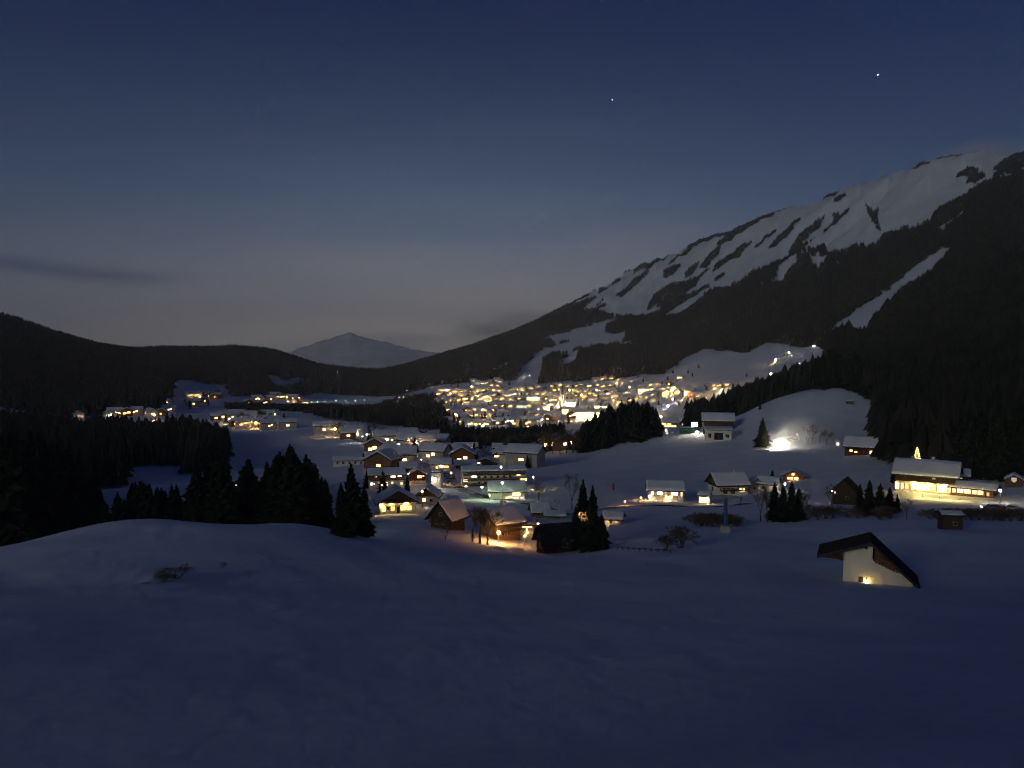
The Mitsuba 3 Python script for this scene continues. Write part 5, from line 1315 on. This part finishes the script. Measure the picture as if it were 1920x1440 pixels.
LIGHTS = {
    # hamlet: (what its houses look like, how many metres away they may be, [(column, row, colour)])
    'upper': ('small house with @ windows in the upper left quarter of the far village', 1300, 2400, [(838, 713, 'w'), (851, 715, 'w'), (832, 718, 'w'), (882, 713, 'g'), (887, 714, 'g'), (897, 718, 'w'), (905, 719, 'g'), (913, 718, 'w'), (920, 716, 'a'), (933, 714, 'a'), (938, 716, 'r'),
        (934, 723, 'a'), (924, 722, 'w'), (909, 725, 'w'), (824, 734, 'g'), (832, 732, 'w'), (822, 739, 'w'), (829, 729, 'g'), (842, 731, 'w'), (853, 730, 'a'), (854, 735, 'a'), (863, 735, 'w'), (883, 734, 'w'), (893, 737, 'g'), (899, 731, 'w'), (907, 727, 'a'), (907, 732, 'a'), (913, 730, 'w'),
        (926, 730, 'a'), (935, 733, 'w'), (930, 740, 'a'), (924, 741, 'w'), (915, 743, 'a'), (909, 747, 'w'), (901, 749, 'r'), (884, 748, 'w'), (872, 749, 'w'), (876, 745, 'w'), (861, 751, 'w'), (851, 747, 'a'), (840, 749, 'w'), (841, 742, 'R'), (820, 752, 'r'), (836, 754, 'w'), (845, 753, 'w'), (868, 743, 'a')]),
    'middle': ('small house with @ windows just left of the far village church', 1300, 2300, [(946, 736, 'w'), (958, 736, 'w'), (950, 739, 'w'), (943, 748, 'w'), (958, 749, 'w'), (969, 730, 'w'), (980, 730, 'w'), (988, 726, 'w'), (998, 728, 'w'), (1007, 727, 'w'), (1005, 741, 'y'), (973, 748, 'w'), (928, 750, 'w'), (963, 741, 'g'), (952, 744, 'w')]),
    'church': ('small house with @ windows on the bright terraces behind the church', 1300, 2400, [(1036, 724, 'w'), (1047, 722, 'w'), (1051, 722, 'a'), (1040, 732, 'y'), (1044, 730, 'y'), (1020, 738, 'w'), (1030, 743, 'a'), (1065, 726, 'w'), (1079, 724, 'w'), (1105, 724, 'w'), (1090, 721, 'w'), (1124, 723, 'w'), (1130, 725, 'w'), (1142, 724, 'w'),
        (1088, 732, 'w'), (1080, 735, 'a'), (1080, 742, 'w'), (1105, 735, 'a'), (1098, 734, 'a'), (1128, 736, 'a'), (1142, 734, 'w'), (1149, 735, 'w'), (1103, 738, 'a'), (1117, 743, 'w'), (1157, 743, 'w'), (1128, 741, 'a'), (1095, 745, 'a'), (1026, 748, 'w'), (1022, 757, 'w'), (1035, 752, 'a'), (1112, 750, 'r'), (1136, 749, 'a')]),
    'hillside': ('small house with @ light on the slope right of the church', 1400, 2600, [(1128, 711, 'w'), (1134, 709, 'w'), (1147, 710, 'w'), (1154, 706, 'w'), (1170, 702, 'c'), (1163, 702, 'w'), (1118, 714, 'w')]),
    'lower': ('small house with @ windows in the lower left quarter of the far village', 900, 2000, [(939, 759, 'a'), (943, 763, 'a'), (926, 763, 'w'), (939, 772, 'w'), (957, 763, 'w'), (963, 762, 'g'), (974, 761, 'y'), (982, 761, 'y'), (990, 761, 'y'), (839, 769, 'w'), (826, 771, 'c'), (874, 770, 'w'), (858, 776, 'w'), (855, 778, 'a'),
        (882, 774, 'w'), (905, 774, 'w'), (913, 775, 'a'), (924, 772, 'w'), (938, 775, 'g'), (947, 777, 'g'), (865, 783, 'r'), (878, 782, 'r'), (890, 781, 'a'), (911, 782, 'w'), (872, 788, 'r'), (872, 792, 'a'), (944, 787, 'w'), (953, 792, 'g'), (963, 793, 'g'), (985, 793, 'y'), (1002, 782, 'a'), (1009, 782, 'w'), (1008, 793, 'a'), (1003, 790, 'a'),
        (1028, 766, 'g'), (1040, 761, 'w'), (1030, 787, 'g'), (1039, 784, 'g'), (1074, 776, 'a'), (1072, 781, 'a'), (936, 794, 'w'), (910, 797, 'w'), (824, 796, 'g'), (830, 805, 'y'), (834, 805, 'y'), (878, 803, 'g'), (898, 804, 'y'), (903, 806, 'w'), (965, 803, 'y'), (953, 801, 'c'), (977, 800, 'w'), (988, 805, 'y'), (993, 809, 'y'), (1016, 817, 'c')]),
    'terrace': ('small house with @ windows on the lit road right of the wooded knoll', 800, 2200, [(1201, 730, 'y'), (1207, 729, 'y'), (1219, 724, 'y'), (1233, 721, 'a'), (1255, 721, 'y'), (1244, 731, 'a'), (1258, 734, 'g'), (1272, 737, 'y'), (1288, 731, 'r'), (1293, 737, 'r'), (1298, 741, 'w'), (1307, 744, 'w'), (1275, 709, 'w'), (1261, 751, 'c'),
        (1169, 752, 'w'), (1191, 749, 'y'), (1211, 746, 'y'), (1225, 743, 'w'), (1247, 741, 'y'), (1183, 752, 'w'), (1240, 738, 'y'), (1166, 755, 'w'), (1223, 752, 'w')]),
    'uphill': ('small house with @ windows beside the dark tree row', 900, 2200, [(1330, 727, 'r'), (1340, 726, 'a'), (1349, 724, 'w'), (1361, 723, 'w'), (1354, 733, 'c')]),
    'alm': ('small lodge with @ light on the high meadow under the mountain', 1600, 3200, [(1103, 656, 'y'), (1110, 657, 'y'), (953, 693, 'w')]),
    'hamlet': ('small house with @ windows in the hamlet on the left below the black hills', 900, 2200, [(357, 743, 'a'), (367, 742, 'w'), (378, 739, 'w'), (393, 743, 'a'), (400, 745, 'a'), (409, 743, 'w'), (410, 737, 'w'), (361, 760, 'w'), (381, 753, 'w'), (313, 757, 'w'), (317, 771, 'w'), (303, 778, 'a'), (285, 778, 'a'), (280, 776, 'w'),
        (255, 775, 'a'), (238, 777, 'a'), (227, 777, 'a'), (215, 777, 'w'), (205, 781, 'g'), (147, 783, 'd')]),
    'western': ('small house with @ windows in the dark woods left of the valley road', 1200, 2300, [(481, 750, 'w'), (464, 757, 'w'), (495, 756, 'w'), (499, 755, 'w'), (508, 750, 'w'), (515, 744, 'a'), (522, 744, 'w'), (529, 745, 'w'), (539, 745, 'w'), (549, 748, 'w'), (558, 747, 'a'), (553, 754, 'a'), (565, 754, 'a'), (571, 756, 'a')]),
    'leftrow': ('small house with @ windows on the far edge of the left snowfield', 800, 1500, [(405, 785, 'w'), (419, 783, 'w'), (426, 783, 'a'), (435, 784, 'w'), (443, 783, 'g'), (469, 783, 'r'), (473, 785, 'w'), (463, 790, 'w'), (489, 781, 'r'), (505, 781, 'a'), (510, 781, 'w'), (472, 793, 'r'), (483, 792, 'w'), (489, 792, 'w'), (515, 793, 'w'),
        (442, 797, 'w'), (457, 800, 'a'), (470, 799, 'a'), (482, 796, 'w'), (496, 800, 'w'), (505, 803, 'w'), (534, 802, 'r'), (539, 802, 'w')]),
    'fieldrow': ('house with @ windows in the row along the right side of the left snowfield', 500, 1000, [(618, 810, 'y'), (630, 809, 'y'), (608, 811, 'w'), (652, 820, 'a'), (664, 816, 'y'), (652, 811, 'w'), (688, 826, 'c'), (698, 824, 'c'), (714, 828, 'w'), (723, 829, 'w'), (671, 825, 'c')]),
    'gap': ('house with @ windows among trees between the near and far village', 420, 900, [(764, 823, 'a'), (779, 823, 'w'), (763, 832, 'w'), (775, 839, 'w'), (783, 839, 'a'), (788, 845, 'w'), (816, 844, 'y'), (825, 845, 'w'), (748, 848, 'c'), (1036, 840, 'w'), (1066, 838, 'w')]),
}
WHERE = {'upper': 'among the upper left houses of the far village', 'middle': 'left of the church', 'church': 'behind the church', 'hillside': 'high under the forest edge right of the church', 'lower': 'among the lower houses of the far village',
         'terrace': 'on the lit road right of the wooded knoll', 'uphill': 'beside the dark tree row', 'alm': 'on the high meadow', 'hamlet': 'in the left hamlet', 'western': 'in the western hamlet', 'leftrow': 'behind the left snowfield',
         'fieldrow': 'along the right side of the left snowfield', 'gap': 'among the trees behind the near village', 'near': 'in the packed middle of the near village'}
TINT = {'w': 'warm white', 'a': 'amber', 'g': 'greenish', 'y': 'golden', 'r': 'rosy', 'R': 'red', 'd': 'dim'}
LIGHTS['near'] = ('house with @ windows in the packed middle of the near village', 200, 600, [(705, 848, 'w'), (730, 862, 'a'), (752, 870, 'w'), (846, 858, 'w'), (868, 868, 'a'), (962, 868, 'w'), (985, 872, 'a'), (720, 880, 'a'), (815, 862, 'w')])
COLS = {'w': WARM, 'a': AMBER, 'g': (.80, 1, .55), 'y': YELLOW, 'r': ROSE, 'R': RED, 'c': COOL, 'd': WARM}
STREET = {'c'}
lampish = [(820, 745), (900, 730), (1001, 747), (1075, 760)]
for name, (lab, d0, d1, pts) in LIGHTS.items():
    near = d1 <= 1000
    done = []
    for i, (u, v, c) in enumerate(pts):
        if c == 'c':
            street_lamp('cold white street lamp ' + WHERE[name], u, v + 5 * 1000 / max(d0, 900), 7.0, COOL, 260, 0.12, .45 if not near else .25, d0, d1, group='cold street lamps ' + WHERE[name])
            continue
        s = {'d': .7, 'R': 4.0, 'r': 4.5}.get(c, 6.0)
        n = 1 + int(rng.random() < .55) + int(rng.random() < .2)
        far_house(u, v, COLS[c], s, int(rng.integers(len(KITS))), lab.replace('@', TINT[c]), f'{TINT[c]} houses {WHERE[name]}', n, float(rng.choice([1.6, 2.2, 2.6])) if near else float(rng.choice([1.8, 2.6, 3.4])), float(rng.choice([1.4, 1.9])), d0, d1)

# street lamps that light the snow of the far village and the hamlets
VL = [(845, 742, 1300, 2400), (895, 738, 1300, 2400), (925, 735, 1300, 2400), (870, 752, 1300, 2000), (955, 745, 1300, 2000), (1003, 752, 1200, 2000), (1032, 740, 1300, 2000), (1050, 752, 1200, 2000), (1090, 745, 1300, 2000), (1118, 735, 1300, 2200), (1105, 788, 700, 1400), (1128, 776, 800, 1500), (1150, 756, 900, 1900),
      (1200, 742, 900, 1900), (1222, 736, 900, 2000), (1250, 740, 900, 2000), (1285, 745, 800, 1800), (1240, 792, 600, 1300), (935, 784, 900, 1800), (880, 796, 800, 1600), (960, 800, 700, 1500), (990, 812, 600, 1300), (905, 810, 650, 1300), (1010, 774, 1000, 1800), (855, 785, 900, 1700), (1222, 775, 700, 1400), (1340, 735, 850, 1700), (838, 735, 1300, 2400), (885, 728, 1300, 2400), (910, 748, 1300, 2200), (980, 735, 1300, 2200), (1068, 735, 1300, 2300), (1140, 742, 1200, 2200), (1180, 730, 1000, 2200), (1030, 765, 1000, 1800), (905, 774, 1000, 1800), (1078, 785, 800, 1500), (1265, 732, 900, 1900), (1160, 715, 1300, 2300)]
for u, v, a, b in VL:
    street_lamp('warm street lamp lighting the snow between the houses of the far village', u, v + 4, 9.0, (1, .60, .22), 1800, 1.0, .5, a, b, group='warm street lamps of the far village')
for u, v, a, b in [(375, 748, 1000, 2000), (290, 785, 800, 1500), (480, 800, 750, 1300), (540, 756, 1200, 2000), (430, 792, 800, 1300), (628, 815, 550, 900), (700, 826, 480, 900), (780, 846, 420, 700)]:
    street_lamp('warm street lamp in one of the hamlets on the left', u, v + 4, 7.0, (1, .58, .20), 700, .6, .4, a, b, group='warm street lamps of the left hamlets')
for u, v in [(584, 757), (595, 757), (609, 756), (630, 755), (648, 755), (666, 755), (684, 753), (702, 752), (748, 747), (757, 747), (743, 735), (763, 734)]:
    street_lamp('greenish white street lamp in the row along the road across the valley', u, v + 5.5, 9.0, (.86, 1, .82), 28, .1, .5, 1350, 1900, group='street lamps along the valley road')
street_lamp('lone white lamp in the black wood at the left edge', 39, 800, 6.0, WHITE, 60, .1, .5, 500, 1000)
street_lamp('bright lamp with a white glow at the left end of the hamlet', 101, 797, 7.0, WHITE, 420, .6, .5, 600, 1000)


def church():
    P = spot(1066, 763, 1100, 1900)
    k = P[1] / F
    yaw = -math.degrees(math.atan2(P[0], P[1]))
    K = thing('church', 'floodlit church with a white tower and pointed spire in the far village', 'church')
    M = T().translate([float(c) for c in P]).rotate([0, 0, 1], yaw)
    x = -11.5 * k
    put('tower', mikit.ply(box(x - 2.6, x + 2.6, -3, 2.4, -4, 23 * k), 'plaster'), K, M)
    z = 23 * k
    sp = np.array([[x - 2.9, -3.3, z], [x + 2.9, -3.3, z], [x + 2.9, 2.7, z], [x - 2.9, 2.7, z], [x, -.3, z + 22 * k]])
    put('spire', mikit.ply((sp, np.array([(0, 1, 4), (1, 2, 4), (2, 3, 4), (3, 0, 4)])), 'shingle'), K, M)
    put('nave', mikit.ply(shell(22 * k, 14, 9 * k, 5 * k, 'side', -4), 'plaster'), K, M.translate([1.5 * k, 4, 0]))
    rk = put('roof', mikit.ply(roof_pair(22 * k, 14, 9 * k, 5 * k, .6, 'side', lift=.06), 'shingle'), K, M.translate([1.5 * k, 4, 0]))
    put('snow', mikit.ply(snow_load(22 * k, 14, 9 * k + .06, 5 * k, .6, 'side', .3), 'roof_snow', smooth=40), rk, M.translate([1.5 * k, 4, 0]))
    for i in range(5):
        xx = (-6 + 4 * i) * k + .0
        put('window', mikit.ply(pane_mesh(xx - .9, xx + .9, 2.2, 6.6, -3.06), 'lamp_glass', **glow(YELLOW, 3.0, 0.0)), K, M)
    put('clock', mikit.ply((lambda d: (np.stack([d[0][:, 0] + x, -3.05 + 0 * d[0][:, 0], d[0][:, 1] + 19 * k], -1), d[1]))(disc(1.2)), 'frame_paint'), K, M)
    for xx, yy, s in ((x, -10, 1500), (x + 10 * k, -12, 1300), (x + 20 * k, -12, 1300)):
        fk = put('flood_lamp', mikit.ply(join([box(xx - .5, xx + .5, yy - .5, yy + .1, 4.4, 5.1), box(xx - .12, xx + .12, yy - .3, yy - .1, -3, 4.4)]), 'metal'), K, M)
        put('bulb', mikit.ply(globe((xx, yy + .9, 5.4), .45), 'lamp_glass', **glow((1, .78, .4), s * 1.6, 1.6)), fk, M)


church()


def big_hotel(label, u, v, w, h, cols, rows, col, s, d0, d1, lampk=None, rise=3.0):
    P = spot(u, v, d0, d1)
    k = P[1] / F
    w, h = w * k, h * k
    M = T().translate([float(c) for c in P]).rotate([0, 0, 1], -math.degrees(math.atan2(P[0], P[1])) + rng.uniform(-6, 6))
    K = thing('village_hotel', label, 'hotel')
    put('wall', mikit.ply(shell(w, 14, h, rise, 'side', -5), 'plaster'), K, M)
    rk = put('roof', mikit.ply(roof_pair(w, 14, h, rise, 1.0, 'side', lift=.06), 'shingle'), K, M)
    put('snow', mikit.ply(snow_load(w, 14, h + .06, rise, 1.0, 'side', .5), 'roof_snow', smooth=40), rk, M)
    for j in range(rows):
        for i in range(cols):
            a, b = -w / 2 + w * (i + .12) / cols, -w / 2 + w * (i + .88) / cols
            z = h * (j + .5) / rows
            put('window', mikit.ply(pane_mesh(a, b, z - h / rows * .3, z + h / rows * .3, -7.06), 'lamp_glass', **glow(col, s * rng.uniform(.5, 1.5), 0.0)), K, M)
    if lampk:
        for i in range(lampk):
            x = -w / 2 + w * (i + .5) / lampk
            put('wall_lamp', mikit.ply(globe((x, -9.0, 3.2), .45), 'lamp_glass', **glow(YELLOW, 520, 1.2)), K, M)


big_hotel('broad hotel with glowing balcony bands right of the church', 1070, 775, 34, 8, 4, 2, YELLOW, 3.0, 1000, 1700, 2)
big_hotel('brightest golden building at the edge of the wooded knoll', 1104, 788, 46, 16, 5, 3, YELLOW, 5.0, 800, 1500, 4)
big_hotel('long low golden building above the brightest one', 1132, 765, 34, 4, 4, 1, YELLOW, 5.0, 1000, 1700, 2)
big_hotel('long pale lit building left of the church', 999, 750, 24, 6, 3, 2, WARM, 3.2, 1200, 1900, 1)
big_hotel('building with a yellow lit hall in the lower far village', 893, 770, 15, 5, 2, 1, YELLOW, 5.0, 1000, 1700)
big_hotel('long lit hall at the lower edge of the far village, left one', 890, 812, 24, 7, 3, 1, YELLOW, 2.6, 600, 1100, 1)
big_hotel('long lit hall at the lower edge of the far village, right one', 914, 808, 23, 5, 4, 1, YELLOW, 2.6, 650, 1200, 1)
big_hotel('lit building between the village halls and the open field', 979, 765, 20, 6, 3, 1, (.95, 1, .62), 2.2, 1000, 1700)
big_hotel('golden building on the lit road right of the wooded knoll', 1206, 734, 20, 5, 3, 1, YELLOW, 4.0, 1000, 2000, 1)

# ---------------------------------------------------------------- the snow cloud of the near snow gun
ax = np.array([1.0, .12, 0]) / math.hypot(1, .12)
sx, sy, sz = 46.0, 26.0, 26.0
n3 = (24, 24, 44)
zz, yy, xx = np.meshgrid(*[(np.arange(m) + .5) / m for m in n3], indexing='ij')
px, py, pz = xx * sx - 3.0, (yy - .5) * sy, zz * sz - 3.5
core = 1.3 + px.clip(0) * .17
lift = 2.3 + px.clip(0) * .20
den = np.exp(-((py / core) ** 2 + ((pz - lift) / (core * 1.15)) ** 2)) * np.clip((px - 1.5) / 11, 0.0, 1) * np.exp(-px.clip(0) / 17) * 1.0 / (core / 2.2)
den += .16 * np.exp(-((px - 17) / 13) ** 2 - (py / 7) ** 2 - ((pz - 8) / 7.0) ** 2)
nz_ = meshkit.fbm(np.stack([px / 4, py / 4, pz / 4], -1), 3, 11)
edge = np.clip(6 * np.minimum.reduce([xx, 1 - xx, yy, 1 - yy, zz, 1 - zz]), 0, 1)
den = np.clip(den * (.3 + 1.4 * nz_) * edge * .42, 0, None).astype(np.float32)
org = H0 + np.array([0, 0, -2.8]) - ax * 0.0
ang = math.degrees(math.atan2(ax[1], ax[0]))
box_to = T().translate([float(c) for c in org]).rotate([0, 0, 1], ang).translate([-3.0, -sy / 2, -3.5 + 2.8 * 0]).scale([sx, sy, sz])
scene['spray'] = {'type': 'heterogeneous', 'albedo': {'type': 'rgb', 'value': [.97, .97, .97]}, 'sigma_t': {'type': 'gridvolume', 'grid': mi.VolumeGrid(den[..., None]), 'to_world': box_to, 'wrap_mode': 'clamp'}}
scene['snow_cloud'] = {'type': 'cube', 'to_world': box_to @ T().translate([.5, .5, .5]).scale(.5), 'bsdf': {'type': 'null'}, 'interior': {'type': 'ref', 'id': 'spray'}, 'exterior': {'type': 'ref', 'id': 'air'}}
tag('snow_cloud', 'lit cloud of blown snow in front of the snow gun', 'snow cloud', kind='stuff')



def mist(name, label, u, v, D, size, strength, seed, yaw=0.0):
    """A bank of cloud: a soft edged volume."""
    m = (20, 28, 40)
    z_, y_, x_ = np.meshgrid(*[(np.arange(k) + .5) / k * 2 - 1 for k in m], indexing='ij')
    nn = meshkit.fbm(np.stack([x_ * 2.2, y_ * 2.2, z_ * 2.0], -1) + seed, 4, seed)
    r2 = x_ ** 2 + y_ ** 2 + z_ ** 2
    dd = (np.clip(1 - r2, 0, 1) ** 1.3 * np.clip(nn * 2.4 - .75, 0, 1) * strength + HAZE).astype(np.float32)
    C = at_dist(u, v, D)
    to = T().translate([float(c) for c in C]).rotate([0, 0, 1], yaw).scale([k / 2 for k in size])
    scene[name + '_air'] = {'type': 'heterogeneous', 'albedo': {'type': 'rgb', 'value': [.96, .96, .96]}, 'sigma_t': {'type': 'gridvolume', 'grid': mi.VolumeGrid(dd[..., None]), 'to_world': to @ T().translate([-1, -1, -1]).scale(2), 'wrap_mode': 'clamp'}}
    put(name, {'type': 'cube', 'to_world': to, 'bsdf': {'type': 'null'}, 'interior': {'type': 'ref', 'id': name + '_air'}, 'exterior': {'type': 'ref', 'id': 'air'}})
    tag(name, label, 'cloud', kind='stuff')


mist('cloud', 'grey cloud bank lying on the low left end of the big ridge', 985, 618, 3900, (900.0, 700.0, 230.0), .0055, 5, 0)
mist('valley_mist', 'soft bank of mist before the pale far peak', 700, 655, 5600, (2300.0, 1100.0, 330.0), .002, 3, 0)
mist('cap_cloud', 'pale cloud clinging to the top of the big mountain', 1880, 300, 2750, (620.0, 420.0, 130.0), .016, 8, 0)

# ---------------------------------------------------------------- an added, unseen house that shades the near snow, and two stars
K = thing('unseen_shade_house', 'added house behind the viewer, out of view, shading the near snow', 'house')
put('wall', mikit.ply(box(-15, 11, -13, -1.6, -9, 4.2), 'plaster'), K)
put('roof', mikit.ply(join([prism([(-17, 4.0), (-2, 8.6), (-2, 9.0), (-17, 4.4)], -14.5, .1), prism([(-2, 8.6), (13, 4.0), (13, 4.4), (-2, 9.0)], -14.5, .1)]), 'shingle'), K)
put('balcony', mikit.ply(box(-15, 11, -1.59, -.55, -1.9, -1.6), 'dark_timber'), K)
for u, v, r, lab in ((1646, 140, 15, 'brighter of two stars, high on the right'), (1148, 187, 12, 'fainter of two stars, left of the bright one')):
    d = ray(u, v)
    tag(put('star', {'type': 'ply', **mikit.ply(globe(d / np.linalg.norm(d) * 30000, r * 1.5), 'lamp_glass')}, None, None, **glow(WHITE, 6 if r == 15 else 4.5, 0.0)), lab, 'star')

lo, hi = [-14500, -14500, -700], [14500, 14500, 1000]
scene['haze'] = {'type': 'cube', 'to_world': T().translate([(a + b) / 2 for a, b in zip(lo, hi)]).scale([(b - a) / 2 for a, b in zip(lo, hi)]), 'bsdf': {'type': 'null'}, 'interior': {'type': 'ref', 'id': 'air'}}
tag('haze', 'thin evening haze over the whole valley', 'haze', kind='stuff')
